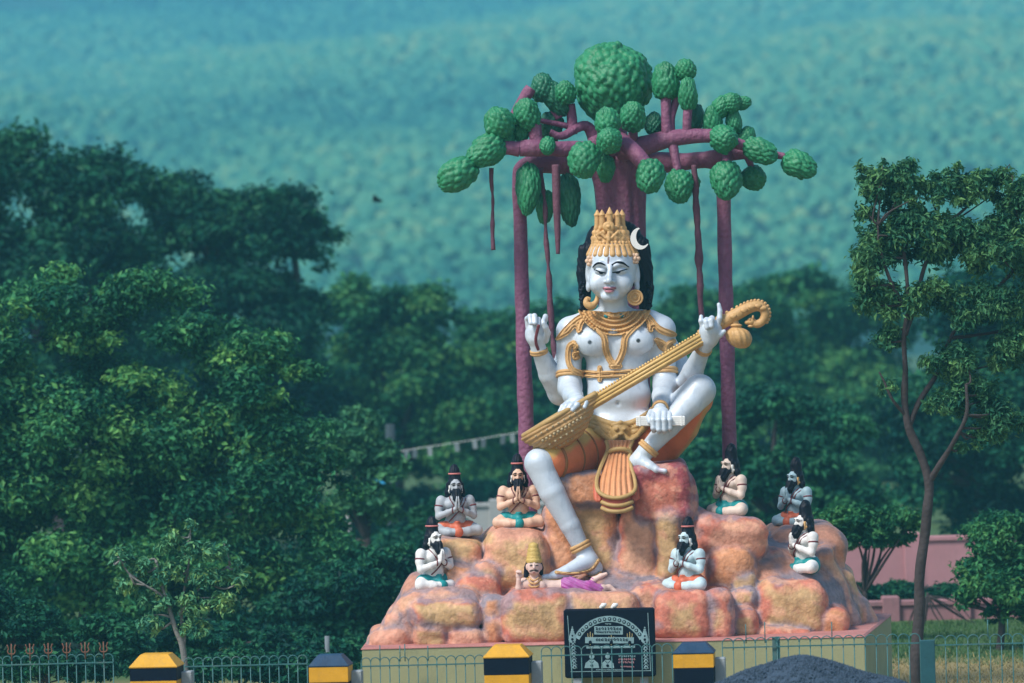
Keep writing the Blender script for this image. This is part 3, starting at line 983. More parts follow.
# ------------------------------------------------ hair
hr = SDF(W(572, 318, .6) - [0, 1.1, 0], W(660, 212, .8) + [0, .1, 0], .0125)
hr.ell(p(614, 258, .14), R_(31.5, 23, 35))
hr.ell(p(614, 238, .14), R_(28, 20, 19), k=.06)
hr.chain([p(584, 250, .06), p(583, 272, .08), p(585, 292, .10), p(585, 309, .08)], R_(6, 6.5, 6.2, 4.5), .06)
hr.chain([p(642, 244, .06), p(645.5, 270, .08), p(646.5, 290, .1), p(645, 308, .08)], R_(7.5, 7.5, 7.5, 6), .06)
hr.chain([p(587, 262, -.1), p(588.5, 270, -.09), p(589.5, 281, -.05)], R_(3.2, 2.6, 2), .03)
hr.chain([p(634.5, 258, -.14), p(635.2, 270, -.12), p(633, 283, -.08)], R_(3.6, 3, 2), .03)
for s, xs in ((-1, 582), (1, 649)):
    for i in range(9):
        hr.ell(p(xs + 1.2 * math.sin(i * 2.1), 284 + i * 3.1, -.02), R_(2.4, 3.5, 1.9), k=.012)
x, y, z = hr.xyz((slice(None),) * 3)
hr.D += (.005 * np.sin((x + .06 * np.sin(z * 9)) * 120)).astype(np.float32)
Vh, Fh = hr.verts()
obj('hair', make_mesh('hair', Vh, [Fh]), M['black'], god)

# ------------------------------------------------ crown
cw = SDF(W(580, 262, -.75), W(646, 200, .65), .0095)
cy0 = lambda x, y, Y=-.08: W(x, y, Y)
def ringpos(cx, y, rx, ry, n, ph=0, Yc=-.08):
    for i in range(n):
        t = ph + i / n * 2 * math.pi
        yield W(cx + rx * math.sin(t), y, Yc - ry * PX * math.cos(t)), t
cw.chain([cy0(612.5, 253), cy0(611.5, 244)], R_(24.4, 20.3))
cw.chain([cy0(611.5, 245), cy0(610, 230)], R_(16.6, 13), .03)
cw.cap(cy0(610, 230), cy0(609.8, 222), 11.5 * PX, 9 * PX)
for P, t in ringpos(612.5, 251, 22.6, 25.5, 24):
    cw.cap(P + [-.03 * math.sin(t), .03 * math.cos(t), .055], P + [.012 * math.sin(t), 0, -.045], .029, .038, .008)
for P, t in ringpos(612.2, 245.3, 20.5, 22.5, 44):
    cw.ell(P, .018, k=.01)
for P, t in ringpos(612, 242.6, 19.6, 21.5, 30):
    cw.ell(P, .020, k=.01)
for P, t in ringpos(611, 238.5, 17.2, 18.5, 14, .26):
    cw.ell(P, R_(3.2, 3.2, 3.6), k=.012)
for P, t in ringpos(610.7, 233, 16.2, 17.5, 14):
    cw.ell(P, R_(3.2, 3, 3.4), k=.012)
for P, t in ringpos(610.3, 228.3, 14.6, 15.4, 12, .3):
    cw.ell(P, R_(2.4, 2.4, 2.8), k=.01)
for P, t in ringpos(609.8, 219.5, 13, 13.5, 10):
    h = 1.28 if abs(t) < .1 else 1.0
    cw.cap(P - [0, 0, .09], P + [0, 0, .055 * h], .040, .036, .008)
    cw.cap(P + [0, 0, .06 * h], P + [0, 0, .125 * h], .043, .004, .004)
    cw.ell(P + [0, 0, .055 * h], (.045, .045, .012), k=.006)
cw.ell(W(608.6, 226.5, -.08 - 18.5 * PX), R_(6.2, 3, 5.4), k=.01)
cw.ell(W(608.6, 226.5, -.08 - 21.5 * PX), R_(4.0, 1.2, 3.4), k=.004, op='s')
cw.ell(W(608.6, 226.5, -.08 - 20.5 * PX), R_(2.3, 2, 2), k=.006)
cw.chain([W(608.8, 240, -.08 - 21 * PX), W(608.6, 233, -.08 - 20 * PX)], R_(2.2, 1.6), .01)
for s in (-1, 1):
    cw.chain([W(608.8 + 3 * s, 238, -.08 - 20.5 * PX), W(608.8 + 8 * s, 233, -.08 - 18.5 * PX), W(608.8 + 12 * s, 235.5, -.08 - 16 * PX), W(608.8 + 9 * s, 239, -.08 - 18 * PX)], R_(1.5, 1.6, 1.5, 1.2), .008)
cw.ell(p(612, 268, -.08), R_(24, 24, 12), k=.0, op='s')
Vc_, Fc_ = cw.verts()
crown = obj('crown', make_mesh('crown', Vc_, [Fc_]), M['gold'], god)
# rosettes beside the temples
M['palegold'] = mat('pale_gold_paint', (.62, .42, .28), rough=.5, var=.15)
for cx, cy in ((590.5, 261), (635, 258.5)):
    mb = MB()
    for i in range(6):
        t = i / 6 * 6.283
        mb.ball(W(cx + 3.2 * math.cos(t), cy + 3.6 * math.sin(t), -.27), (.03, .03, .03), 8, 6)
    mb.ball(W(cx, cy, -.29), .028, 8, 6)
    obj('ear_rosette', mb.mesh('ear_rosette'), M['palegold'], god)
# crescent on the hair
mb = MB()
t = np.linspace(rad(100), rad(330), 22)
outer = [(640 + 9.6 * math.cos(a), 238.5 - 11 * math.sin(a)) for a in t]
inner = [(643.1 + 7.0 * math.cos(a), 236.5 - 9.2 * math.sin(a)) for a in np.linspace(rad(108), rad(318), 22)]
inner[0] = outer[0]; inner[-1] = outer[-1]
Vm = [W(*q, -.27) for q in outer] + [W(*q, -.27) for q in inner] + [W(*q, -.2) for q in outer] + [W(*q, -.2) for q in inner]
Q = []
n = 22
for i in range(n - 1):
    Q += [(i, n + i, n + i + 1, i + 1), (2 * n + i, 2 * n + i + 1, 3 * n + i + 1, 3 * n + i), (i, i + 1, 2 * n + i + 1, 2 * n + i), (n + i, 3 * n + i, 3 * n + i + 1, n + i + 1)]
obj('crescent', MB().add(Vm, Q).mesh('crescent', False), M['white'], god)
# earrings: a disc, and a curled hook
c = W(635.2, 297.5, -.26)
dsc = MB()
prof = [(0, .03), (.028, .03), (.03, .018), (.045, .018), (.05, .034), (.062, .034), (.066, .02), (.08, .02), (.086, .034), (.098, .03), (.103, .0), (.09, -.02), (0, -.02)]
nn = 32
Vd = [(c[0] + r * math.cos(a), c[1] - h, c[2] + r * math.sin(a)) for r, h in prof for a in np.arange(nn) / nn * 6.2832]
Qd = [(i * nn + j, i * nn + (j + 1) % nn, (i + 1) * nn + (j + 1) % nn, (i + 1) * nn + j) for i in range(len(prof) - 1) for j in range(nn)]
obj('earring', dsc.add(Vd, Qd).mesh('earring'), M['gold'], god)
Pq, Rq = wpath([(595.5, 288, -.2, 1.2), (597.5, 294, -.22, 1.8), (596, 302, -.24, 2.6), (591, 306, -.25, 4.0), (586.5, 303.5, -.25, 3.4), (587, 299, -.24, 2.6), (590.5, 299.5, -.24, 1.8)])
obj('earring', MB().tube(Pq, Rq, 10).mesh('earring'), M['gold'], god)

# ------------------------------------------------ loin cloth
cl = SDF(W(535, 520, -1.5) - [0, .1, 0], W(722, 380, .6) + [0, 0, .1], .014)
cl.ell(p(617, 452, .05), R_(50, 31, 24))
cl.ell(p(618, 432, .0), R_(44, 28.5, 17), k=.1)
A, B, C_ = p(597, 447, -.05), p(572, 455, -.45), p(549, 461, -.86)
cl.chain([A, B, C_], R_(28.5, 26, 20.5), .08)
A2, B2, C2 = p(638, 447, -.03), p(668, 427, -.36), p(696, 399, -.62)
cl.chain([A2, B2, C2], R_(28, 23.5, 17), .08)
cl.chain([p(660, 452, -.2), p(685, 428, -.45), p(703, 402, -.6)], R_(18, 13, 7), .1)   # drape under the raised knee
Vk, Fk = cl.verts()
kx, ky = topx(Vk)
left = kx < 606
# bands across the lowered thigh
s = ((Vk - A) @ (C_ - A)) / ((C_ - A) @ (C_ - A))
up = (ky - (430 + (600 - kx) * .40)) / 40
OR, YE = np.array((.66, .18, .065)), np.array((.52, .33, .09))
w = np.clip((.26 + .05 * np.sin(kx * .4) - up) / .16, 0, 1)[:, None]
colk = np.where(left[:, None], OR * (1 - w) + YE * w, OR)
fold = np.abs(((s * 4.2 + .12 * up) % 1) - .5)
rim = np.clip((seg_d(kx, ky, [(709, 396), (703, 420), (690, 445), (676, 462), (660, 470)]) - 1.5) / 3, 0, 1)[:, None]
colk = np.where(left[:, None], colk, colk * rim + np.array((.50, .30, .10)) * (1 - rim))
Vk = Vk - 0
cloth = obj('loincloth', make_mesh('loincloth', Vk, [Fk], True, colk), mat('cloth_paint', attr=True, rough=.5, var=.14, vscale=5, bump=.2, dirt=.3, dirt_col=(.28, .09, .05)), god)
M['fold'] = mat('brown_gold_paint', (.27, .12, .04), rough=.5)
for f in (.42, .66, .99):
    c0 = A + (C_ - A) * f
    ax = (C_ - A) / np.linalg.norm(C_ - A)
    e = np.cross(ax, (0, 0, 1)); e /= np.linalg.norm(e); g = np.cross(e, ax)
    r = (28.5 + (20.5 - 28.5) * f + .3) * PX
    kb = MB().tube([c0 + r * (math.cos(t) * e + math.sin(t) * g) for t in np.linspace(0, 6.2832, 41)],   .013 if f < .9 else .022, 6, False)
    obj('cloth_fold', kb.mesh('cloth_fold'), M['fold'], cloth)

# belt of the loin cloth with a lion face, pleated front panel
bt = SDF(W(583, 462, -.9), W(662, 398, -.1), .0105)
def onfront(x, y, Yo=0.0):
    h = BV2.ray_cast(camp, (Vector(W(x, y, 0)) - camp).normalized())
    return np.array(h[0]) if h[0] else W(x, y, -.4)
BV2 = BVHTree.FromPolygons([tuple(v) for v in np.vstack([V, Vk])], [tuple(f) for f in np.vstack([F, Fk + len(V)]).tolist()])
bp = [(588, 416), (598, 419.5), (609, 423.5), (621, 425), (633, 422.5), (645, 416), (655, 408)]
for dy, r in ((0, 3.2), (5.5, 2.4), (10, 3.0)):
    P = [onfront(x, y + dy) for x, y in bp]
    bt.chain(spline(P, 4), [r * PX] * (6 * 4 + 1), .012)
for i, (x, y) in enumerate(spline(np.array(bp, float), 5)):
    bt.ell(onfront(x, y + 5.3) - [0, .03, 0], R_(1.9, 2, 2.2), k=.008)
for i, (x, y) in enumerate(spline(np.array([(597, 431), (606, 437), (621, 440), (635, 437), (645, 428)], float), 4)):
    bt.ell(onfront(x, y) - [0, .03, 0], R_(3.4, 2.4, 3.0), k=.015)
bt.ell(onfront(620.5, 432) - [0, .06, 0], R_(10, 5, 9), k=.03)
for s in (-1, 1):
    bt.ell(onfront(620.5 + 4 * s, 429) - [0, .13, 0], R_(2.2, 2, 2.2), k=.01)
    bt.chain([onfront(620.5 + 3 * s, 436) - [0, .1, 0], onfront(620.5 + 10 * s, 441) - [0, .09, 0], onfront(620.5 + 17 * s, 436) - [0, .06, 0], onfront(620.5 + 22 * s, 429) - [0, .05, 0]], R_(2.4, 2.6, 2.2, 1.6), .015)
bt.ell(onfront(620.5, 434) - [0, .14, 0], R_(3, 2.5, 2), k=.015)
bt.chain([onfront(612, 425) - [0, .09, 0], onfront(620.5, 422.5) - [0, .12, 0], onfront(629, 424.5) - [0, .09, 0]], R_(1.8, 2.2, 1.8), .012)
Vb, Fb = bt.verts()
obj('waist_belt', make_mesh('waist_belt', Vb, [Fb]), M['dullgold'], god)

def panel(rows, nu, pleat, npl, thick=.03, col=None, mb=None):
    """rows: (y, xl, xr, Y, bulge) ; a pleated sheet with thickness"""
    R = spline(np.array(rows, float), 5)
    nv = len(R)
    Vf, Vb2 = [], []
    for (y, xl, xr, Yd, bu) in R:
        for i in range(nu):
            u = i / (nu - 1)
            c = W(xl + (xr - xl) * u, y + 3.0 * (1 - (2 * u - 1) ** 2) * (y > 470), Yd)
            o = bu * (1 - (2 * u - 1) ** 2) + pleat * abs(math.sin(u * npl * math.pi))
            Vf.append(c - [0, o, 0]); Vb2.append(c + [0, thick, 0])
    V_ = np.array(Vf + Vb2)
    Q = []
    n = nv * nu
    for r in range(nv - 1):
        for i in range(nu - 1):
            a = r * nu + i
            Q.append((a, a + nu, a + nu + 1, a + 1)); Q.append((n + a, n + a + 1, n + a + nu + 1, n + a + nu))
        for a, o in ((r * nu, 0), (r * nu + nu - 1, 1)):
            q = (a, n + a, n + a + nu, a + nu)
            Q.append(q if o == 0 else q[::-1])
    for i in range(nu - 1):
        Q.append((i, i + 1, n + i + 1, n + i)); a = (nv - 1) * nu + i
        Q.append((a, n + a, n + a + 1, a + 1))
    (mb or MB())
    m_ = mb or MB()
    m_.add(V_, Q)
    return m_
M['sash'] = mat('orange_paint', (.60, .27, .12), rough=.5, var=.18, vscale=7, bump=.2, dirt=.4, dirt_col=(.50, .15, .07))
M['redcloth'] = mat('red_paint', (.52, .11, .06), rough=.5, var=.18, vscale=7, bump=.2, dirt=.3, dirt_col=(.5, .28, .1))
sash = obj('front_panel', panel([(440, 606, 633, -.62, .05), (450, 608, 630, -.74, .06), (462, 605, 631, -.88, .07), (476, 601, 632, -1.06, .09), (488, 599, 634, -1.17, .10), (494, 598, 635, -1.22, .10)], 60, .034, 6).mesh('front_panel'), M['sash'], god)
obj('panel_tail', panel([(488, 603, 630, -1.16, .07), (498, 602, 631, -1.22, .09), (508, 601.5, 632, -1.26, .09)], 30, .0, 3).mesh('panel_tail'), M['redcloth'], sash)
obj('side_flare', panel([(474, 596, 600, -1.03, .02), (486, 593.5, 603, -1.13, .03), (499, 593.5, 603, -1.2, .05)], 12, .01, 2).mesh('side_flare'), M['redcloth'], sash)
obj('side_flare', panel([(474, 632, 635, -1.03, .02), (486, 630, 638.5, -1.13, .03), (498, 630.5, 640, -1.2, .05)], 12, .01, 2).mesh('side_flare'), M['redcloth'], sash)
mb = MB()
for P in ([(606, 441, -.68), (607.5, 450, -.78), (601, 466, -.98), (596.5, 480, -1.12), (598, 491, -1.24), (606, 496.5, -1.31), (616.5, 498, -1.34), (627, 496, -1.31), (635, 490, -1.24), (634.5, 478, -1.1), (630.5, 464, -.95), (629.5, 450, -.78), (633, 441, -.68)],):
    Pw, _ = wpath(P, 5)
    mb.tube(Pw, .024, 8, True)
    mb.tube(Pw * .5 + np.mean(Pw, 0) * .5 + (Pw - np.mean(Pw, 0)) * .44 + [0, -.01, 0], .012, 6, True)
for yy, Yd in ((503.5, -1.33), (509.5, -1.36)):
    Pw, _ = wpath([(601.5, yy - 1.5, Yd + .07), (609, yy + 1.4, Yd - .0), (617, yy + 2.2, Yd - .02), (625, yy + 1.2, Yd), (632.5, yy - 2, Yd + .07)], 5)
    mb.tube(Pw, .026, 8, True)
Pw, _ = wpath([(607, 453, -.80), (613, 450, -.86), (619, 449, -.87), (625, 449.5, -.86), (631, 452.5, -.80)], 5)
mb.tube(Pw, .03, 8, True)
obj('gold_trim', mb.mesh('gold_trim'), M['dullgold'], sash)

# ------------------------------------------------------------------ the lute (top-level: held by the statue)
lute = thing('long_lute', 'ornate gold long necked lute with carved curled head held across the big statue', 'lute', tuple(W(560, 430, -.95)))
YV = -.97
u0, v0 = np.array((523.0, 438.0)), np.array((702.0, 333.0))
du = (v0 - u0) / np.linalg.norm(v0 - u0); dn = np.array((-du[1], du[0]))       # dn points down-right in the view
q2 = lambda a, b, Y=YV: W(*(u0 + du * a + dn * b), Y)
bw = SDF(W(515, 462, YV - .5), W(605, 395, YV + .5), .0105)
for i, (a, b, r) in enumerate(((1, 0, 1.6), (8, 1.5, 6.5), (18, 3, 15), (31, 5, 23.5), (44, 4, 23.5), (58, 1, 17), (72, 0, 10.5), (84, 0, 7.5))):
    bw.ell(q2(a, b), R_(r * (1.05 if i > 1 else 1), r * .92, r), k=.10)
ax3 = W(*(u0 + dn), YV) - W(*u0, YV); ax3 /= np.linalg.norm(ax3)
x, y, z = bw.xyz((slice(None),) * 3)
o3 = q2(0, -1.0)
hgt = (x - o3[0]) * ax3[0] + (y - o3[1]) * ax3[1] + (z - o3[2]) * ax3[2]
bw.D = np.maximum(bw.D, -hgt).astype(np.float32)
# engraved rows
al3 = W(*(u0 + du), YV) - W(*u0, YV); al3 /= np.linalg.norm(al3)
lon = ((x - o3[0]) * al3[0] + (y - o3[1]) * al3[1] + (z - o3[2]) * al3[2]) / PX
bw.D += (.006 * np.cos(hgt / PX / 4.2 * 6.283)).astype(np.float32)
Vw, Fw = bw.verts()
bowl = obj('bowl', make_mesh('bowl', Vw, [Fw]), mat('bowl_paint', (.42, .25, .10), rough=.42, var=.22, vscale=9, bump=.3, bscale=70, dirt=.45, dirt_col=(.16, .10, .04)), lute)
bvw = BVHTree.FromPolygons([tuple(v) for v in Vw], [tuple(f) for f in Fw.tolist()])
mb = MB()
for k, (b, a0, a1, r) in enumerate(((5, 12, 74, .016), (12, 16, 62, .022), (19, 20, 52, .018), (25, 24, 44, .014))):
    for a in np.arange(a0, a1, 4.4 if k % 2 else 6.5):
        xx, yy = u0 + du * a + dn * b
        h = bvw.ray_cast(camp, (Vector(W(xx, yy, YV)) - camp).normalized())
        if h[0]:
            mb.ball(np.array(h[0]), r, 7, 5)
obj('bead', mb.mesh('bead'), mat('pale_bead_paint', (.42, .33, .19), rough=.45), bowl)
rim_ = MB()
Pw = [q2(a, -1.5, YV - hw * PX * .9) for a, hw in ((1, 1), (8, 7), (18, 15), (31, 23), (44, 23.5), (58, 18), (72, 11), (86, 7.5))]
rim_.tube(spline(Pw, 5), .034, 8)
rim_.tube(spline([np.array((P[0], 2 * YV - P[1], P[2])) for P in Pw], 5), .034, 8)
rim_.add(*(lambda A_: (A_, [(i, i + 1, i + 1 + len(A_) // 2, i + len(A_) // 2) for i in range(len(A_) // 2 - 1)]))(np.vstack([spline(Pw, 5) + ax3 * .012, spline([np.array((P[0], 2 * YV - P[1], P[2])) for P in Pw], 5) + ax3 * .012])))
obj('soundboard', rim_.mesh('soundboard'), M['dullgold'], bowl)
# neck
nk = MB()
def bar(a0, a1, b, Y, half_b, half_y, r0=1, r1=1):
    c = (q2(a0, b, Y) + q2(a1, b, Y)) / 2
    L = np.linalg.norm(q2(a1, b, Y) - q2(a0, b, Y)) / 2
    ang = math.atan2((q2(a1, b, Y) - q2(a0, b, Y))[2], (q2(a1, b, Y) - q2(a0, b, Y))[0])
    nk.box(c, (L, half_y, half_b), Matrix.Rotation(-ang, 3, 'Y'), bev=.018)
bar(66, 214, 5.2, YV, 6.0 * PX, .075)
nk2 = MB()
for b in (1.2, 4.6, 8.0):
    nk2.tube([q2(70, b, YV - .075), q2(212, b, YV - .075)], .022, 8)
for a in np.arange(74, 212, 3.3):
    nk2.ball(q2(a, -1.6, YV - .05), (.019, .03, .019), 7, 5)
neck = obj('neck', nk.mesh('neck', False), M['gold'], lute)
obj('fret_ridge', nk2.mesh('fret_ridge'), mat('fret_paint', (.64, .42, .15), rough=.45, var=.15, vscale=9, dirt=.4, dirt_col=(.25, .17, .09)), neck)
nk = MB()
hp, hr_ = wpath([(700, 336, YV, 6.2), (712, 329, YV, 6.5), (725, 321, YV, 6.6), (740, 312.5, YV, 6.2), (750, 307.5, YV, 5.8), (758, 306, YV, 5.4), (763.5, 309, YV, 5), (765, 315.5, YV, 4.6), (762, 321.5, YV, 4.2), (757, 324, YV, 4.2), (752.5, 322, YV, 3.6)], 6)
nk.tube(hp, hr_, 14)
for i in range(6, len(hp) - 14, 2):
    tdir = hp[min(i + 1, len(hp) - 1)] - hp[i - 1]; nrm_ = np.array((-tdir[2], 0, tdir[0])); nrm_ /= np.linalg.norm(nrm_)
    nk.ball(hp[i] + nrm_ * hr_[i] * .98, (.024, .03, .024), 7, 5)
nk.ball(W(751.5, 321.5, YV), (.06, .055, .05), 10, 8)          # beast's head: muzzle, brow, ears, jaw
nk.ball(W(747.5, 322.5, YV), (.04, .04, .028), 8, 6)
nk.ball(W(751, 326, YV), (.045, .04, .02), 8, 6)
for s in (-.04, .04):
    nk.ball(W(753, 317.5, YV + s), (.016, .016, .03), 6, 5)
    nk.ball(W(750, 319.5, YV + s * 1.1), (.014, .014, .014), 6, 5)
for i in range(10, 40, 5):
    nk.ball(hp[i] + [0, -hr_[i], 0], (.05, .018, .03), 8, 6)
obj('curled_head', nk.mesh('curled_head'), M['gold'], lute)
g = W(738.5, 336, YV)
gd = MB()
prof = [(.0, -.155), (.05, -.15), (.105, -.115), (.145, -.05), (.15, .01), (.13, .06), (.09, .09), (.066, .105), (.07, .12), (.085, .13), (.07, .145), (.05, .16), (.05, .22)]
nn = 48
Vg = [(g[0] + (r * (1 + .06 * math.cos(12 * a) * (h < .1))) * math.cos(a) - h * .25, g[1] + r * (1 + .06 * math.cos(12 * a) * (h < .1)) * math.sin(a), g[2] + h) for r, h in spline(prof, 3) for a in np.arange(nn) / nn * 6.2832]
mm = len(spline(prof, 3))
Qg = [(i * nn + j, i * nn + (j + 1) % nn, (i + 1) * nn + (j + 1) % nn, (i + 1) * nn + j) for i in range(mm - 1) for j in range(nn)]
obj('gourd', gd.add(Vg, Qg).mesh('gourd'), M['gold'], lute)

# ------------------------------------------------------------------ the palm-leaf book in the lower hand
cbk = W(660.5, 421, -1.13)
bk = MB()
bk.box(cbk, (.30, .055, .060), Matrix.Rotation(.02, 3, 'Y'), bev=.010)
for k_ in (-.028, .0, .028):
    bk.box(cbk + [0, -.0555, k_], (.297, .0016, .0018), Matrix.Rotation(.02, 3, 'Y'))
for sx in (-.255, .255):
    bk.box(cbk + [sx, 0, -sx * .02], (.010, .058, .063), bev=.004)
tag(obj('palm_leaf_book', bk.mesh('palm_leaf_book', False), M['white'], org=cbk), 'narrow white bundle of palm leaf pages held in the big statue\'s lower fist', 'book')
# ------------------------------------------------------------------ the sculpted tree behind the figure
YT = 1.15
tree_s = thing('sculpted_tree', 'concrete tree with mauve trunk, props and green cone shaped leaf clusters behind the seated statue', 'tree sculpture', tuple(W(622, 470, YT)))
# fluted trunk
P_, R2 = wpath([(625, 520, YT, 27), (624, 400, YT, 25), (622, 260, YT, 23.5), (621, 215, YT, 24), (620, 185, YT, 26), (619, 165, YT, 30), (618, 150, YT, 26), (617, 138, YT, 15)], 8)
n = 72
th = np.arange(n) / n * 6.2832
Vt = []
for i, (c, r) in enumerate(zip(P_, R2)):
    fl = 1 + .05 * np.cos(th * 9 + .4 * math.sin(i * .2)) + .025 * np.cos(th * 17 + 1 + i * .05)
    Vt.append(np.stack([c[0] + r * fl * np.cos(th), c[1] + r * fl * np.sin(th) * .9, np.full(n, c[2])], 1))
Vt = np.concatenate(Vt)
m_ = len(P_)
Qt = [(i * n + (j + 1) % n, i * n + j, (i + 1) * n + j, (i + 1) * n + (j + 1) % n) for i in range(m_ - 1) for j in range(n)]
obj('trunk', MB().add(Vt, Qt).mesh('trunk'), M['mauve'], tree_s)

def limb(name, pts, lump=.06, n=14, mtl=None, k=7):
    Pw, Rw = wpath(pts, k)
    Rw = Rw * (1 + lump * noise(Pw * 1.0, 6, 2))
    return obj(name, MB().tube(Pw, Rw, n).mesh(name), mtl or M['mauve'], tree_s)
# props that come down to the rocks on either side
YP = .85
limb('prop_root', [(600, 166, YT, 12), (560, 164, 1.0, 9.5), (535, 164, YP, 9), (523, 168, YP, 8.6), (519.5, 180, YP, 7.6), (520.5, 230, YP, 7.2), (523, 330, YP, 7.4), (526, 420, YP, 7.8), (528, 475, YP, 8.6), (528.5, 540, YP, 9)])
limb('prop_root', [(640, 163, YT, 12), (680, 162, 1.0, 9.5), (706, 160, YP, 8.8), (719, 165, YP, 8.4), (723, 180, YP, 7.6), (724.5, 240, YP, 7.2), (727, 340, YP, 7.4), (729.5, 450, YP, 7.6), (731, 545, YP, 9)])
BR = [
    [(606, 156, .9, 12), (580, 150, .55, 9.5), (555, 149, .4, 9), (530, 148, .35, 9), (519, 149, .35, 8)],
    [(541, 150, .42, 8), (536, 138, .42, 7), (535, 124, .42, 6.5)],
    [(519, 149, .35, 8.5), (505, 148, .32, 7), (490, 152, .3, 5)],
    [(600, 150, 1.0, 9), (586, 126, .9, 5), (562, 136, .7, 4), (550, 132, .7, 3)],
    [(572, 134, .85, 5.4), (572, 120, .85, 5), (570, 104, .85, 4.8)],
    [(568, 126, .85, 3.2), (553, 123, .8, 2.7), (538, 120, .7, 2.6)],
    [(560, 118, .85, 5), (553, 106, .85, 5), (548, 98, .85, 5)],
    [(514, 118, .6, 5.5), (520, 106, .6, 6), (527, 94, .6, 6.4), (531, 88, .6, 6)],
    [(622, 150, .8, 12), (640, 147, .6, 10), (668, 139, .5, 8.5), (695, 136, .45, 7.5), (718, 136, .4, 7)],
    [(620, 140, .4, 8), (632, 150, .05, 8), (646, 166, -.1, 7.6)],
    [(606, 150, .4, 8), (601, 141, .1, 6.5), (592, 143, -.05, 6)],
    [(668, 139, .5, 6.5), (666, 120, .5, 5), (666, 96, .55, 5.5)],
    [(670, 137, .55, 5.5), (671, 118, .55, 4.2), (675, 104, .6, 4), (678, 92, .6, 4)],
    [(687, 138, .48, 5), (687, 124, .45, 4.5), (688, 106, .45, 4.5)],
    [(672, 141, .5, 5.5), (675, 156, .45, 4.5), (678, 172, .4, 4.5)],
    [(700, 160, .85, 8), (727, 155, .7, 7), (746, 153, .6, 6), (766, 154, .5, 4.6), (786, 156.5, .4, 3.4)],
    [(716, 137, .42, 6), (735, 143, .4, 5.5), (750, 147, .35, 5)],
    [(728, 152, .65, 5.5), (727, 160, .55, 5), (726, 168, .5, 5)],
    [(746, 154, .6, 4), (750, 163, .65, 3.4), (753, 172, .7, 3.4)],
    [(713, 134, .5, 5), (712, 126, .5, 4), (716, 112, .5, 4), (724, 106, .5, 4)],
    [(617, 150, 1.0, 15), (616, 132, 1.0, 12), (614.5, 112, 1.0, 10)],
    [(612, 150, .7, 7), (608, 140, .1, 6), (607, 128, .0, 5)],
    [(632, 146, .7, 6), (633, 134, .5, 5), (633, 122, .45, 5)],
]
for b in BR:
    limb('branch', b)

# cones: overlapping scales on an egg
def cone_mesh(name, ns, res, seed, sc_h=.11, squash=1.0):
    rs = np.random.RandomState(seed)
    nu, nv = res, int(res * .7)
    i = np.arange(ns) + .5
    zc = 1 - 2 * i / ns
    an = i * 2.39996 + rs.randn(ns) * .06
    C3 = np.stack([np.sqrt(1 - zc ** 2) * np.cos(an), np.sqrt(1 - zc ** 2) * np.sin(an), zc], 1)
    C3 += rs.randn(ns, 3) * .012
    C3 /= np.linalg.norm(C3, axis=1)[:, None]
    jit = 1 + .25 * rs.randn(ns)
    ph = np.linspace(0, math.pi, nv + 1)
    th = np.arange(nu) / nu * 2 * math.pi
    S = np.stack([np.sin(ph)[:, None] * np.cos(th), np.sin(ph)[:, None] * np.sin(th), np.cos(ph)[:, None] + 0 * th], -1).reshape(-1, 3)
    sr = math.sqrt(4 / ns) * 1.05
    dmin = np.full(len(S), 9.0); who = np.zeros(len(S), int)
    for k in range(ns):
        dv = S - C3[k]
        tn = np.array((0, 0, -1.0)); tn = tn - C3[k] * (tn @ C3[k]); tn /= np.linalg.norm(tn) + 1e-6
        down = dv @ tn
        side = np.sqrt(np.maximum((dv * dv).sum(1) - down ** 2, 0))
        dd = np.hypot(side * 1.15, np.where(down > 0, down * .85, down * .85)) / sr - .35 * down / sr
        m = dd < dmin
        dmin[m] = dd[m]; who[m] = k
    dv = S - C3[who]
    t = np.clip(1 - dmin * 1.05, 0, 1)
    down = -(dv[:, 2]) / sr
    h = sc_h * jit[who] * (.55 * np.sqrt(t) + .45 * np.clip(down + .3, 0, 1) * (t > .12))
    z = S[:, 2]
    prof = 1 + .10 * z - .06 * (z < 0) * z * z                  # fuller at the stalk end, tapering to the tip
    P = S * np.stack([prof, prof, np.ones_like(z)], 1) * (1 + h - sc_h * .5)[:, None]
    P = P + noise(S + seed, 2.0, 2)[:, None] * S * .05
    i, j = np.meshgrid(np.arange(nv), np.arange(nu), indexing='ij')
    a = i * nu + j; b = i * nu + (j + 1) % nu
    F = np.stack([a, a + nu, b + nu, b], -1).reshape(-1, 4)
    return P, F
CM = [cone_mesh('c', n_, r_, s_, h_) for n_, r_, s_, h_ in ((110, 84, 1, .18), (140, 90, 2, .16), (90, 80, 3, .19), (420, 170, 4, .085))]
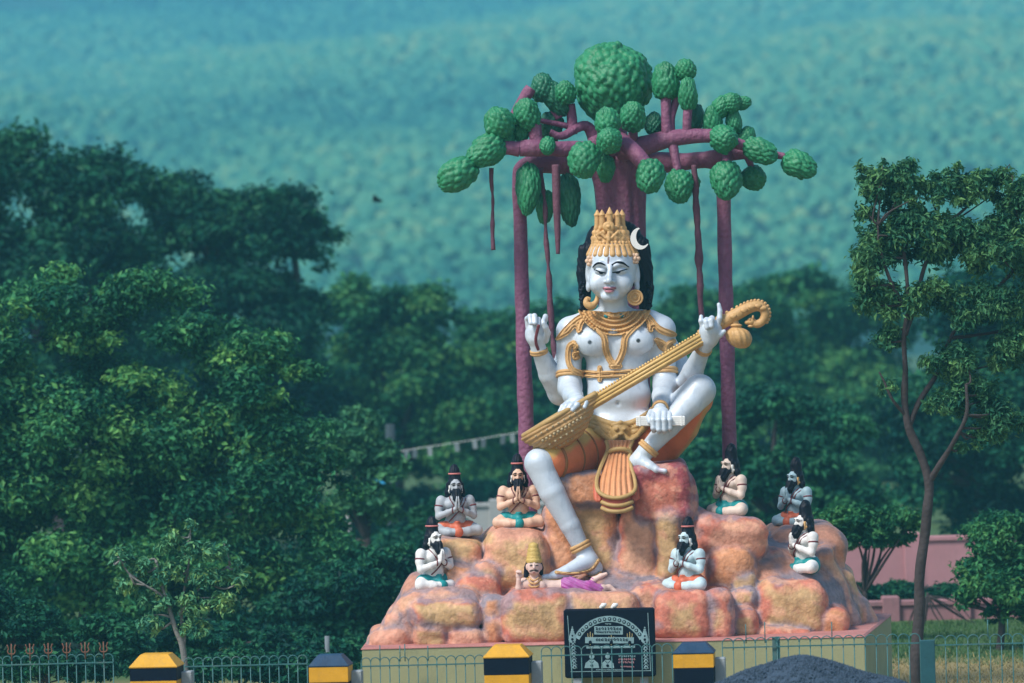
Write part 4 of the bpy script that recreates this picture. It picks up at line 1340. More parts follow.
CONES = [  # x, y, Y, half length, half width, angle of the tip in the view (degrees, 0 = right, -90 = down), kind, tip towards the viewer
    (613.5, 85, .95, 43, 39, -88, 3, .15),
    (543, 88, .8, 15, 12.5, 100, 0, .2), (555, 98, .82, 20, 11.5, -60, 1, 0), (565.5, 93, .7, 12.5, 10.5, 90, 2, .6),
    (527, 115, .42, 17, 13.5, 95, 0, .4), (521, 131, .5, 12, 9, -90, 1, 0), (499, 123, .3, 16.5, 15.5, 110, 0, .4),
    (486, 151, .25, 22, 15, 215, 1, .2), (457, 175, .2, 21, 16.5, 215, 2, .1), (505, 140, .45, 12, 10, -60, 1, 0),
    (528, 188, .45, 27, 12, -92, 1, .1), (547.5, 146, .2, 9.5, 8, -90, 2, .5),
    (551, 127, .95, 16, 12, -90, 0, 0), (545, 207, .7, 17, 8.5, -95, 2, 0), (569, 199, .8, 27, 11.5, -85, 1, 0),
    (584.5, 160, -.15, 19, 16, -100, 0, .3), (609.5, 140, -.35, 13, 12.5, 90, 2, .8), (607.5, 122, -.1, 15, 13, 95, 0, .2),
    (606, 168, .25, 14.5, 9, -90, 2, 0), (633, 117, .3, 16, 13, 85, 0, .5), (666, 82, .55, 20, 14, 92, 1, .2),
    (685.5, 70, .5, 11, 11, 90, 2, .3), (688, 94, .42, 17, 9.5, 90, 0, .1), (695, 118, .75, 14, 9, 80, 2, 0),
    (654, 124, .8, 12, 9, 90, 1, 0), (650, 176, -.2, 18, 14.5, -100, 0, .4), (679, 186, .35, 18, 14, -92, 1, .4),
    (693, 183, .6, 9, 7, -80, 2, 0), (724, 139, .2, 13.5, 14, 10, 0, .8), (726, 180, .3, 21, 15.5, -92, 1, .4),
    (753, 178, .7, 13, 12.5, -60, 2, .3), (760, 151, .32, 19, 12.5, -28, 0, .4), (799, 165, .35, 19, 13.5, -30, 1, .3),
    (713, 121, .5, 16, 9.5, 95, 2, .2), (721, 107, .5, 12, 9, 60, 0, .2), (731, 103, .5, 11, 10, 45, 1, .2),
    (742.5, 103, .55, 9, 7, 10, 2, 0), (734, 121, .55, 13, 8, 100, 0, 0), (746, 138, .6, 12, 9, 70, 2, 0), (712, 129, .6, 10, 10, 120, 1, 0),
]
for q, (x, y, Yd, hl, hw, ang, kd, tw) in enumerate(CONES):
    P, F = CM[kd]
    s = (Yd + 60) / FP
    tip = Vector((math.cos(rad(ang) - ROLL), -tw, math.sin(rad(ang) - ROLL))).normalized()
    rot = np.array((-tip).to_track_quat('Z', 'Y').to_matrix()) @ np.array(Matrix.Rotation(q * 1.7, 3, 'Z'))
    Vq = (P * np.array((hw * s, hw * s, hl * s))) @ rot.T + W(x, y, Yd)
    cone_mb = make_mesh('leaf_cone', Vq, [F])
    obj('leaf_cone', cone_mb, M['cone'] if Yd < .72 or kd == 3 else M['cone_shade'], tree_s)

# hanging roots
def hang(pts, twist=True):
    Pw, Rw = wpath(pts, 14)
    if twist:
        k = np.arange(len(Pw))
        nz_ = noise(Pw, 9, 3)
        Rw = Rw * (1 + .28 * nz_)
        Pw[:, 0] += .010 * noise(Pw + 5, 4, 2); Pw[:, 1] += .012 * noise(Pw + 9, 4, 2)
    return obj('hanging_root', MB().tube(Pw, Rw, 9).mesh('hanging_root'), M['rootp'], tree_s)
M['rootp'] = mat('dark_mauve_paint', (.12, .045, .07), rough=.7, var=.3, vscale=9, bump=.5, bscale=30)
hang([(491.5, 168, .35, 2.2), (492.3, 195, .35, 2.0), (493, 225, .35, 2.2), (493.5, 250, .35, 2.4)])
hang([(541, 168, .6, 2.0), (544, 205, .5, 2.2), (546, 250, .5, 2.4), (549, 290, .5, 2.6), (551.5, 330, .5, 2.8), (555, 362, .5, 2.4)])
hang([(556, 165, .2, 4.5), (556.5, 200, .15, 4.0), (557.5, 230, .15, 3.2), (558, 254, .15, 2.0)], False)
hang([(694, 165, .4, 2.8), (696, 200, .4, 3.0), (698, 240, .4, 3.2), (700, 280, .4, 3.4), (702, 312, .4, 3.0), (703, 330, .4, 2)])

# ------------------------------------------------------------------ bearded seated sages (local model, 1 unit = 1 m, facing -Y)
u = PX
def U(x, y, z):
    return np.array((x * u, y * u, z * u))
class Fig(SDF):
    def c(s, pts, r, k=.02):
        return s.chain([U(*q) for q in pts], [v * u for v in r], k)
    def e(s, c, r, k=.02, op='u', rot=None):
        return s.ell(U(*c), np.array(r) * u, rot, k, op)
HS = .0078
sb = Fig(U(-30, -24, -2), U(30, 18, 62), HS)
sb.e((0, 3, 9), (12, 9, 9)); sb.e((0, 2, 22), (11.5, 7.6, 15), .06); sb.e((0, 1, 32), (14.5, 8, 8.5), .05)
sb.e((0, -2.5, 19), (8.5, 6.5, 8), .05)
for s in (-1, 1):
    sb.e((6 * s, -4.5, 32), (6.5, 4, 4.6), .03)
    sb.c([(s * 9, 3, 8), (s * 19, -2, 6.5), (s * 23.5, -6, 5.6)], (8, 6.6, 5.2), .05)
    sb.c([(s * 23.5, -6, 5.4), (s * 12, -11, 5), (-s * 3, -13.5 - s, 4.4 + .6 * s)], (5, 4.5, 3.2), .03)
    sb.c([(-s * 3, -13.5 - s, 4.2 + .6 * s), (-s * 10, -13 - s, 4.0 + .6 * s), (-s * 15, -11.5 - s, 3.6)], (3.2, 2.9, 2.0), .02)
    sb.e((16 * s, 1.5, 35), (5.4, 5.4, 5.8), .05)
    sb.c([(s * 16.5, 1.5, 35), (s * 19, 0, 28), (s * 20, -2.5, 20.5)], (5.1, 4.5, 3.6), .03)
    sb.c([(s * 20, -2.5, 20.5), (s * 11, -9, 24), (s * 3, -13, 27.5)], (3.4, 3.1, 2.3), .02)
    sb.e((1.5 * s, -13.6, 30.5), (1.6, 2.8, 3.6), .012)
    for f, (dy, L) in enumerate(((-2.1, 6.6), (-.7, 7.8), (.7, 7.4), (2.0, 6.0))):
        sb.c([(1.5 * s, -13.6 + dy, 32), (1.2 * s, -13.9 + dy * .95, 32 + L * .6), (.95 * s, -14 + dy * .85, 32 + L)], (1.0, .95, .75), .006)
    sb.c([(1.7 * s, -11.5, 30), (2.0 * s, -10.6, 33), (1.6 * s, -10.9, 35)], (1.15, 1.0, .8), .008)
sb.c([(0, 1.5, 37), (0, 0, 44)], (4.8, 4.0), .04)
sb.e((0, -.5, 50), (6.5, 8, 8.3), .03); sb.e((0, -3, 46), (5, 5.5, 5), .03)
sb.c([(0, -8.2, 51.2), (0, -9.6, 48.2)], (.9, 1.35), .02)
for s in (-1, 1):
    sb.e((2.7 * s, -8.2, 51.0), (2.0, 1.3, 1.2), .015, 's'); sb.e((2.7 * s, -7.2, 50.9), (1.6, 1.1, 1.0), .008)
    sb.e((6.6 * s, .5, 49.5), (1.1, 1.8, 3), .012); sb.c([(.8 * s, -8.3, 52.7), (3 * s, -8, 53.2), (5.2 * s, -6.4, 52.4)], (.8, .9, .7), .02)
sb.e((0, -10.6, 17.6), (1.0, .8, 1.0), .02, 's')
Vs, Fs = sb.verts()
X_, Y_, Z_ = (Vs / u).T
wcol = np.ones((len(Vs), 3))
dark = np.zeros(len(Vs))
for s in (-1, 1):
    dark = np.maximum(dark, np.clip(3 - 3 * np.hypot((X_ - 2.8 * s) / 1.9, (Z_ - 50.9) / .95), 0, 1) * (Y_ < -5))
    dark = np.maximum(dark, np.clip(3 - 3 * np.hypot((X_ - 3.1 * s) / 3.0, (Z_ - (52.9 - .12 * (np.abs(X_) - 2.5) ** 2)) / .8), 0, 1) * (Y_ < -3))
dark = np.maximum(dark, np.clip(1.5 - 1.9 * np.hypot(X_ / .5, (Z_ - 54.5) / 1.6), 0, 1) * (Y_ < -5) * .8)
wcol = 1 - dark[:, None] * .96
sage_body = make_mesh('body', Vs, [Fs], True, wcol)

hb = Fig(U(-16, -18, 26), U(16, 16, 74), HS)
hb.e((0, 2.2, 52.5), (7.8, 8.2, 7.8), 0); hb.e((0, 6, 43), (9, 4.6, 12), .04)
for s in (-1, 1):
    hb.c([(s * 7.3, 2, 52), (s * 8.6, 3, 44), (s * 9.5, 3, 36)], (2.4, 2.8, 1.8), .03)
hb.c([(0, 2.5, 58), (0, 2.5, 64), (0, 2.8, 67.5)], (6.6, 6.0, 4.6), .015)
hb.e((0, -6.6, 50.0), (5.6, 5, 6.6), .012, 's')
x, y, z = hb.xyz((slice(None),) * 3)
hb.D += (.003 * np.sin(x * 150 + 2 * np.sin(z * 25)) ).astype(np.float32)
Vh1, Fh1 = hb.verts()
sage_hair = make_mesh('hair', Vh1, [Fh1])
be = Fig(U(-10, -20, 24), U(10, 2, 52), HS)
be.e((0, -5.5, 44.2), (5.8, 4.6, 4.2), 0); be.c([(0, -8, 43), (0, -10.5, 38), (0, -11.2, 33)], (5.0, 4.2, 1.6), .03)
for s in (-1, 1):
    be.c([(.3 * s, -9.6, 46.6), (3 * s, -8.6, 46.2), (5 * s, -6.6, 44.5)], (.9, 1.1, .9), .012)
    be.c([(5.8 * s, -1.5, 50), (5.8 * s, -2.8, 45)], (1.2, 2), .02)
be.c([(-1.6, -9.6, 45.2), (1.6, -9.6, 45.2)], (.6, .6), .01, ) if False else None
x, y, z = be.xyz((slice(None),) * 3)
be.D += (.005 * np.sin(x * 160 + 1.5 * np.sin(z * 30))).astype(np.float32)
Vb1, Fb1 = be.verts()
sage_beard = make_mesh('beard', Vb1, [Fb1])
cb = Fig(U(-30, -24, -2), U(30, 18, 24), HS)
cb.e((0, 3, 9), (13.2, 10.3, 8.5), 0)
for s in (-1, 1):
    cb.c([(s * 9, 3, 8), (s * 15, .5, 7.2)], (9.2, 8.4), .05)
cb.e((0, -6, 9), (6, 6, 5), .05); cb.e((0, -14.5, 4.6), (6, 4.6, 5.2), .03); cb.e((0, -8, 15), (3, 3.4, 3), .03)
cb.D[:] = np.maximum(cb.D, (cb.ax[2] - 15.5 * u)[None, None, :] - .0 * cb.D)
Vq1, Fq1 = cb.verts()
sage_cloth = make_mesh('loincloth', Vq1, [Fq1])
SB = []                                                       # small ornaments of a sage: (name, mesh)
for s in (-1, 1):
    c = U(s * 18.3, .6, 30.5); e = np.array((1, 0, .15 * s)); f = np.array((0, 1, -.1))
    SB.append(('armband', MB().tube([c + 4.7 * u * (math.cos(t) * e + math.sin(t) * f) for t in np.linspace(0, 6.2832, 25)], .011, 6, False).mesh('armband')))
    c = U(s * 5, -11.8, 26.6); e = np.array((.35, .75 * s * -1, 0)); e /= np.linalg.norm(e); f = np.array((0, 0, 1))
    SB.append(('wrist_beads', MB().tube([c + 2.9 * u * (math.cos(t) * e + math.sin(t) * f) for t in np.linspace(0, 6.2832, 21)], .009, 6, False).mesh('wrist_beads')))
SB.append(('sacred_thread', MB().tube(spline([U(12, .5, 38.5), U(9, -7, 34), U(4, -9.4, 27), U(-4, -10.0, 20), U(-9, -6.5, 15)], 6), .009, 6).mesh('sacred_thread')))
SB.append(('bead_necklace', MB().tube(spline([U(-6, 2, 40), U(-7, -5, 37.5), U(-4, -9.2, 32), U(0, -9.9, 27), U(4, -9.2, 32), U(7, -5, 37.5), U(6, 2, 40)], 5), .008, 6).mesh('bead_necklace')))
tk = MB()
for z_, r in ((62.4, 6.5),):
    tk.tube([U(r * math.cos(t), 2.5 + r * math.sin(t), z_) for t in np.linspace(0, 6.2832, 29)], .011, 6, False)
sage_tie = tk.mesh('hair_tie')
sage_ear = [MB().box(U(6.9 * s, -2.2, 47), (.008, .016, .05), bev=.005).tube([U(6.95 * s, -1.5, 46), U(7.2 * s, .2, 45)], .015, 7).mesh('earring') for s in (-1, 1)]

def paint(name, c, attr_mult=True):
    m = mat(name, c, rough=.5, var=.10, vscale=7, bump=.1, dirt=.25, dirt_col=tuple(v * .55 for v in c))
    if attr_mult:
        nt = m.node_tree; N, L = nt.nodes, nt.links
        b = N['Principled BSDF']; src = b.inputs['Base Color'].links[0].from_socket
        a = N.new('ShaderNodeAttribute'); a.attribute_name = 'Col'
        mx = N.new('ShaderNodeMix'); mx.data_type = 'RGBA'; mx.blend_type = 'MULTIPLY'; mx.inputs['Factor'].default_value = 1
        L.new(src, mx.inputs['A']); L.new(a.outputs['Color'], mx.inputs['B']); L.new(mx.outputs['Result'], b.inputs['Base Color'])
    return m
SK = {'white': paint('white_skin_paint', (.70, .70, .68)), 'grey': paint('grey_skin_paint', (.36, .39, .42)), 'peach': paint('peach_skin_paint', (.66, .43, .31)),
      'pale': paint('pale_peach_paint', (.66, .53, .45)), 'blue': paint('blue_grey_skin_paint', (.32, .46, .52)), 'sky': paint('pale_blue_skin_paint', (.46, .60, .64))}
CLM = {'teal': paint('teal_cloth_paint', (.01, .24, .25), False), 'orange': paint('orange_cloth_paint', (.56, .13, .065), False)}
M['band'] = mat('maroon_paint', (.15, .03, .035), rough=.5)
M['tie'] = mat('pink_tie_paint', (.50, .16, .15), rough=.5)
M['goldband'] = M['gold']
SAGES = [
    ('peach', 'teal', 519, 529.5, -.45, 1, 1.02, 'peach skinned bearded sage in teal loincloth, highest of the three on the left rocks'),
    ('grey', 'orange', 456.5, 541, -.35, 9, .995, 'grey skinned bearded sage in orange loincloth praying on the left rocks'),
    ('white', 'teal', 435, 595, -1.15, 34, 1.0, 'white skinned bearded sage in teal loincloth turned aside on the lowest left ledge'),
    ('pale', 'teal', 731, 521, -.62, -48, .99, 'pale peach bearded sage in teal loincloth seated in front of the right prop root'),
    ('blue', 'orange', 796, 528, .95, -42, .97, 'blue grey bearded sage in orange loincloth behind another on the far right rock'),
    ('sky', 'orange', 688, 592, -1.3, -40, 1.0, 'pale blue bearded sage in orange loincloth on the ledge right of the black plaque'),
    ('white', 'teal', 805, 580, -.55, -62, 1.0, 'white skinned bearded sage in teal loincloth on the lower right rock'),
]
rbv = BVHTree.FromPolygons([tuple(v) for v in (np.array([vv.co for vv in rock.data.vertices]) + ORI[rock])], [tuple(f.vertices) for f in rock.data.polygons])
for i, (sk, clt, x, y, Yd, yaw, scl, lab) in enumerate(SAGES):
    w = W(x, y - 1, Yd)
    # rest on the rock: highest point of the rock under the crossed legs
    zs = []
    for ox, oy in ((0, 0), (.15, 0), (-.15, 0), (0, -.15), (0, .1), (.1, -.12), (-.1, -.12)):
        h = rbv.ray_cast(Vector((w[0] + ox, w[1] + oy, 6)), Vector((0, 0, -1)))
        if h[0]:
            zs.append(h[0].z)
    zr = sorted(zs)[len(zs) // 2] if zs else w[2]
    print('sage', i, 'want', round(w[2], 3), 'rock', round(zr, 3), [round(q, 2) for q in zs])
    t = thing('praying_sage', lab, 'statue', (w[0], w[1], max(min(zr - .012, w[2] + .08), w[2] - .08)), rad(yaw), 'praying sage statues on the rocks')
    ORI[t] = np.zeros(3)
    t.scale = (scl * .89, scl, scl)
    def prt(name, me, mt, par):
        o = bpy.data.objects.new(name, me)
        COL.objects.link(o)
        if not me.materials:
            me.materials.append(None)
        o.material_slots[0].link = 'OBJECT'
        o.material_slots[0].material = mt
        o.parent = par
        ORI[o] = np.zeros(3)
        return o
    b = prt('body', sage_body, SK[sk], t)
    h = prt('hair', sage_hair, M['black'], t)
    if i in (0, 1, 2, 5):
        prt('hair_tie', sage_tie, M['tie'], h)
    prt('beard', sage_beard, M['black'], t)
    prt('loincloth', sage_cloth, CLM[clt], t)
    for nm_, me_ in SB:
        prt(nm_, me_, M['band'], t)
    for me_ in sage_ear:
        prt('earring', me_, M['gold'] if i in (4, 6) else M['white'], t)

# ------------------------------------------------------------------ the small figure lying under the foot
YF = -1.38
rf = SDF(W(512, 600, YF - .4), W(622, 540, YF + .45), .0078)
pp = lambda x, y, Y=0: W(x, y, YF + Y)
rr = lambda *a: [v * PX for v in a]
rf.ell(pp(534, 585.5, .0), rr(13.5, 9, 7.5), Euler((0, rad(-8), 0)))
rf.ell(pp(551, 586.5, .02), rr(13, 8, 6.2), k=.06)
rf.ell(pp(568, 585.5, .02), rr(11, 8.5, 7.2), k=.06)
rf.ell(pp(528, 584, -.09), rr(5.5, 3, 4.5), k=.03); rf.ell(pp(540, 586, -.09), rr(5.5, 3, 4.5), k=.03)
rf.chain([pp(570, 586, -.02), pp(588, 588, -.06), pp(602, 589, -.04)], rr(7.2, 5.6, 4.4), .04)
rf.chain([pp(602, 588.5, -.04), pp(609, 587.5, .0), pp(613, 590, .0)], rr(3.6, 3, 2.4), .02)
rf.chain([pp(611.5, 588.5, .0), pp(616, 592, -.02)], rr(2.4, 1.8), .015)
rf.chain([pp(572, 586, .12), pp(586, 588, .14), pp(592, 588, .16)], rr(6.4, 5, 4.2), .03)
rf.chain([pp(591, 586, .14), pp(594, 580, .12), pp(601, 576, .1), pp(606, 574, .1)], rr(4, 3.2, 2.4, 1.8), .02)
rf.chain([pp(534, 580, .0), pp(534, 574, -.02)], rr(4.6, 4.0), .03)
rf.ell(pp(534, 566.5, -.03), rr(7, 7.6, 8.3), k=.02); rf.ell(pp(534, 571, -.07), rr(5, 4.5, 4), k=.02)
rf.chain([pp(534, 565, -.13), pp(534, 567.8, -.15)], rr(.9, 1.3), .015)
for s in (-1, 1):
    rf.ell(pp(534 + 2.8 * s, 565.2, -.13), rr(2, 1.2, 1.2), k=.01, op='s'); rf.ell(pp(534 + 2.8 * s, 565.2, -.115), rr(1.7, 1.1, 1.1), k=.008)
    rf.ell(pp(534 + 7 * s, 567, -.02), rr(1.3, 2, 3), k=.01)
rf.chain([pp(524, 582, -.0), pp(519.5, 589, -.08), pp(518.6, 588, -.1)], rr(4.4, 3.6, 3.2), .03)
rf.chain([pp(518.6, 588, -.1), pp(518.6, 580, -.12)], rr(3, 2.3), .015)
rf.ell(pp(518.6, 576, -.12), rr(3, 2.2, 3.4), k=.015)
for q in range(4):
    rf.chain([pp(516.8 + q * 1.35, 574.5, -.13), pp(516.6 + q * 1.4, 571.2 - (q in (1, 2)) * .6, -.13), pp(516.8 + q * 1.4, 572.5, -.17)], rr(.85, .8, .7), .004)
rf.chain([pp(521.5, 577, -.13), pp(523, 574.5, -.15)], rr(1, .8), .006)
rf.chain([pp(543, 581, .05), pp(552, 580, .12), pp(560, 582, .14)], rr(4, 3.4, 2.6), .03)
Vf_, Ff_ = rf.verts()
fx, fy = topx(Vf_)
cf = np.tile(np.array((.66, .47, .40)), (len(Vf_), 1))
def dabf(w, c):
    global cf
    w = (np.clip(w, 0, 1) * (Vf_[:, 1] < YF - .03))[:, None]
    cf = cf * (1 - w) + np.array(c) * w
for s in (-1, 1):
    dabf(3 - 3 * np.hypot((fx - 534 - 2.8 * s) / 1.9, (fy - 565.2) / 1.0), (.02, .02, .025))
    dabf(3 - 3 * np.hypot((fx - 534 - 3 * s) / 2.5, (fy - 562.8) / .75), (.02, .02, .025))
    dabf(3 - 3 * np.hypot((fx - 534 - 2.2 * s) / 3.2, (fy - 570.2 - .2 * np.abs(fx - 534)) / 1.3), (.02, .015, .015))
dabf(3 - 3 * np.hypot((fx - 534) / 1.8, (fy - 572.8) / .7), (.36, .08, .08))
dem = thing('reclining_figure', 'small moustached reclining figure in purple cloth and tall gold crown under the big silver foot', 'statue', tuple(W(540, 593, YF)))
obj('body', make_mesh('body', Vf_, [Ff_], True, cf), M['attr'], dem)
cr = MB()
base = W(534, 559.5, YF - .02)
prof = [(.09, -.04), (.098, -.01), (.092, .005), (.086, .01), (.09, .03), (.082, .045), (.08, .05), (.083, .075), (.074, .09), (.072, .1), (.074, .125), (.062, .14), (.06, .15), (.06, .17), (.05, .19), (.03, .205), (0, .212)]
nn = 28
Vc2 = [(base[0] + r * (1 + .04 * math.cos(14 * a)) * math.cos(a) - h * .02, base[1] + r * (1 + .04 * math.cos(14 * a)) * math.sin(a), base[2] + h) for r, h in prof for a in np.arange(nn) / nn * 6.2832]
Qc2 = [(i * nn + j, i * nn + (j + 1) % nn, (i + 1) * nn + (j + 1) % nn, (i + 1) * nn + j) for i in range(len(prof) - 1) for j in range(nn)]
obj('crown', cr.add(Vc2, Qc2).mesh('crown'), mat('yellow_gold_paint', (.52, .36, .10), rough=.5, var=.2, vscale=9, bump=.3, bscale=60, dirt=.4, dirt_col=(.25, .13, .03)), dem)
hd = SDF(W(520, 584, YF - .2), W(548, 552, YF + .3), .009)
hd.ell(pp(534, 565, .04), rr(8.4, 7.5, 8.8)); hd.chain([pp(527, 568, .05), pp(526, 578, .04)], rr(3, 2.4), .03); hd.chain([pp(541, 568, .05), pp(541.5, 574, .04)], rr(2.6, 1.8), .03)
Vh2, Fh2 = hd.verts()
obj('hair', make_mesh('hair', Vh2, [Fh2]), M['black'], dem)
tr = SDF(W(552, 600, YF - .3), W(612, 572, YF + .4), .0085)
tr.ell(pp(568, 585.5, .02), rr(11.5, 9.6, 8.2)); tr.chain([pp(570, 586, -.02), pp(588, 588, -.06), pp(600, 589, -.04)], rr(8.2, 6.6, 5.2), .04)
tr.chain([pp(572, 586, .12), pp(586, 588, .14), pp(591, 586.5, .15)], rr(7.2, 6, 5), .03); tr.chain([pp(591, 586, .14), pp(593.5, 581, .12)], rr(4.8, 3.8), .02)
x, y, z = tr.xyz((slice(None),) * 3)
tr.D += (.005 * np.sin((x * .8 + z * 1.5) * 75)).astype(np.float32)
tr.D[:] = np.maximum(tr.D, (W(561, 585, YF)[0] - tr.ax[0])[:, None, None])
Vt2, Ft2 = tr.verts()
obj('trousers', make_mesh('trousers', Vt2, [Ft2]), mat('purple_cloth_paint', (.42, .17, .40), rough=.5, var=.25, vscale=5, bump=.2, col2=(.33, .06, .25)), dem)
nb = MB()
for dy, wd in ((0, 5), (3, 7), (6.5, 8)):
    Pw, _ = wpath([(534 - wd, 577 + dy * .4, YF - .07), (534 - wd * .5, 579.5 + dy, YF - .135), (534, 580.5 + dy, YF - .15), (534 + wd * .5, 579.5 + dy, YF - .135), (534 + wd, 577.5 + dy * .4, YF - .06)], 5)
    nb.tube(Pw, .012, 6)
obj('necklace', nb.mesh('necklace'), M['gold'], dem)
# ------------------------------------------------------------------ railings
M['rail'] = mat('teal_rail_paint', (.030, .125, .13), rough=.55, var=.25, vscale=6, bump=.1, dirt=.5, dirt_col=(.20, .19, .15), spec=.4)
M['trident'] = mat('rusty_orange_paint', (.17, .075, .045), rough=.7, var=.25, vscale=9)
YR = -4.0

def railing(x0, x1, ytop, sp, label, tridents=(), spikes=(), posts=()):
    A, B = W(x0, ytop, YR), W(x1, ytop, YR)
    zt = (A[2] + B[2]) / 2
    s = (YR + 60) / FP
    n = max(2, int(round((B[0] - A[0]) / (sp * s))))
    step = (B[0] - A[0]) / n
    r = .0068
    t = thing('railing', label, 'railing', (A[0], YR, 0), 0, 'bow topped railing panels')
    mb = MB()
    zs = zt - step / 2
    for i in range(n + 1):
        x = A[0] + i * step
        mb.tube([(x, YR, .02), (x, YR, zs)], r, 6)
    ar = np.linspace(0, math.pi, 9)
    for i in range(n):
        x = A[0] + (i + .5) * step
        mb.tube([(x + step / 2 * math.cos(a), YR, zs + step / 2 * math.sin(a)) for a in ar], r, 6, False)
    obj('hoop_bars', mb.mesh('hoop_bars'), M['rail'], t)
    for z in (zs - .045, .16):
        obj('rail', MB().box(((A[0] + B[0]) / 2, YR - .012, z), ((B[0] - A[0]) / 2, .005, .008)).mesh('rail', False), M['rail'], t)
    for k in tridents:
        x = A[0] + k * step
        if x > B[0]:
            continue
        m2 = MB()
        m2.tube([(x, YR - .01, zs), (x, YR - .01, zt + .145)], .008, 6)
        for sgn in (-1, 1):
            m2.tube(spline([(x, YR - .01, zt + .025), (x + sgn * .03, YR - .01, zt + .03), (x + sgn * .044, YR - .01, zt + .06), (x + sgn * .034, YR - .01, zt + .09), (x + sgn * .05, YR - .01, zt + .135)], 4), .0078, 6)
        obj('trident', m2.mesh('trident'), M['trident'], t)
    for px, h in spikes:
        x = W(px, ytop, YR)[0]
        obj('spike', MB().tube([(x, YR + .01, zs), (x, YR + .01, zt + h)], .007, 6).mesh('spike'), M['rail'], t)
    for px in posts:
        x = W(px, ytop, YR)[0]
        obj('post', MB().box((x, YR + .03, (zt + .01) / 2), (.045, .02, (zt - .02) / 2 + .01), bev=.004).mesh('post', False), M['rail'], t)
    return t
railing(-16, 113, 655.3, 9.1, 'teal bow topped railing panel with rusty tridents on top at the far left', [1, 3, 5, 7, 9, 11, 13])
railing(184, 307, 656.5, 9.8, 'teal bow topped railing panel between the two leftmost striped pillars')
railing(361, 484, 656.3, 9.7, 'teal bow topped railing panel in front of the left end of the plinth', (), ((380, .14), (400, .13), (405, .15), (428, .12)))
railing(541, 672, 645.3, 10, 'teal bow topped railing panel in front of the black plaque')
railing(722, 920, 636, 10.8, 'teal bow topped railing panel behind the dark gravel heap', (), ((746, .16), (765, .18), (832, .16)), (776,))
railing(934, 1046, 634.3, 10.8, 'teal bow topped railing panel in front of the lawn at the far right', (), ((988, .17), (1008, .17)), ())
q = W(927, 640, YR)
pst = MB().box((q[0], YR, q[2] / 2), (.085, .05, q[2] / 2), bev=.008)
tag(obj('fence_post', pst.mesh('fence_post', False), mat('dark_teal_paint', (.015, .075, .09), rough=.55, var=.3, vscale=5), org=(q[0], YR, 0)), 'broad dark teal railing post right of the slender tree trunk', 'post')

# striped pillars in the railing
YPL = -4.75
M['yel'] = mat('yellow_paint', (.60, .30, .012), rough=.55, var=.16, vscale=5, bump=.2, dirt=.5, dirt_col=(.33, .20, .07), dscale=10, dstretch=.5)
M['capsky'] = mat('sky_lit_black_paint', (.006, .036, .085), rough=.55, var=.3, vscale=5, bump=.2, dirt=.35, dirt_col=(.05, .08, .11), dscale=10, spec=.3)  # blue-black cap paint with the sky's reflection put into its colour
M['blk'] = mat('blue_black_paint', (.0012, .0035, .014), rough=.6, var=.3, vscale=4, bump=.12, dirt=.2, dirt_col=(.006, .011, .024), spec=.12)
M['bare'] = mat('grey_render', (.30, .34, .36), rough=.8, var=.2, vscale=4, bump=.2)
PIL = [
    (155, 48, (655, 668, 681), 'yel', 'striped pillar with yellow cap beside the young tree on the far left'),
    (330, 40, (655.5, 667, 682.5), 'blk', 'striped pillar with blue black cap at the left end of the plinth'),
    (508, 46, (646, 658, 675), 'yel', 'striped pillar with yellow cap left of the black plaque'),
    (695, 41, (643.5, 654, 668), 'blk', 'striped pillar with blue black cap right of the black plaque'),
]
for x, wd, (ya, yb, yc), capc, lab in PIL:
    s = (YPL + 60) / FP
    za, zb, zc = (W(x, y_, YPL)[2] for y_ in (ya, yb, yc))
    hw = wd * s / 2
    cx = W(x, yb, YPL)[0]
    t = thing('striped_pillar', lab, 'pillar', (cx, YPL + hw, 0), rad(-5), 'striped pillars along the railing')
    ORI[t] = np.zeros(3)
    oth = 'blk' if capc == 'yel' else 'yel'
    bev = .012
    # cap: a low truncated pyramid with an eave
    Vp = []
    for z, k in ((zb, 1.0), (zb + .012, 1.02), (za - .01, .62), (za, .58)):
        Vp += [(-hw * k, -hw * k, z), (hw * k, -hw * k, z), (hw * k, hw * k, z), (-hw * k, hw * k, z)]
    Qp = [(r * 4 + k, r * 4 + (k + 1) % 4, r * 4 + 4 + (k + 1) % 4, r * 4 + 4 + k) for r in range(3) for k in range(4)] + [(12, 13, 14, 15), (3, 2, 1, 0)]
    o = obj('cap', MB().add(Vp, Qp).mesh('cap', False), M['capsky' if capc == 'blk' else capc]); o.parent = t
    edges = [zb, zc]
    while edges[-1] > .02:
        edges.append(max(0, edges[-1] - .20))
    for k in range(len(edges) - 1):
        z1, z0 = edges[k], edges[k + 1]
        wid = hw * (.985 if k % 2 == 0 else .975)
        o = obj('band', MB().box((0, 0, (z0 + z1) / 2), (wid, wid, (z1 - z0) / 2 - .0005), bev=.004).mesh('band', False), M[oth if k % 2 == 0 else capc]); o.parent = t
    o = obj('stub_wall', MB().box((hw + .055, .16, zb / 2 - .05), (.06, .10, zb / 2 - .02), bev=.01).mesh('stub_wall', False), M['bare']); o.parent = t

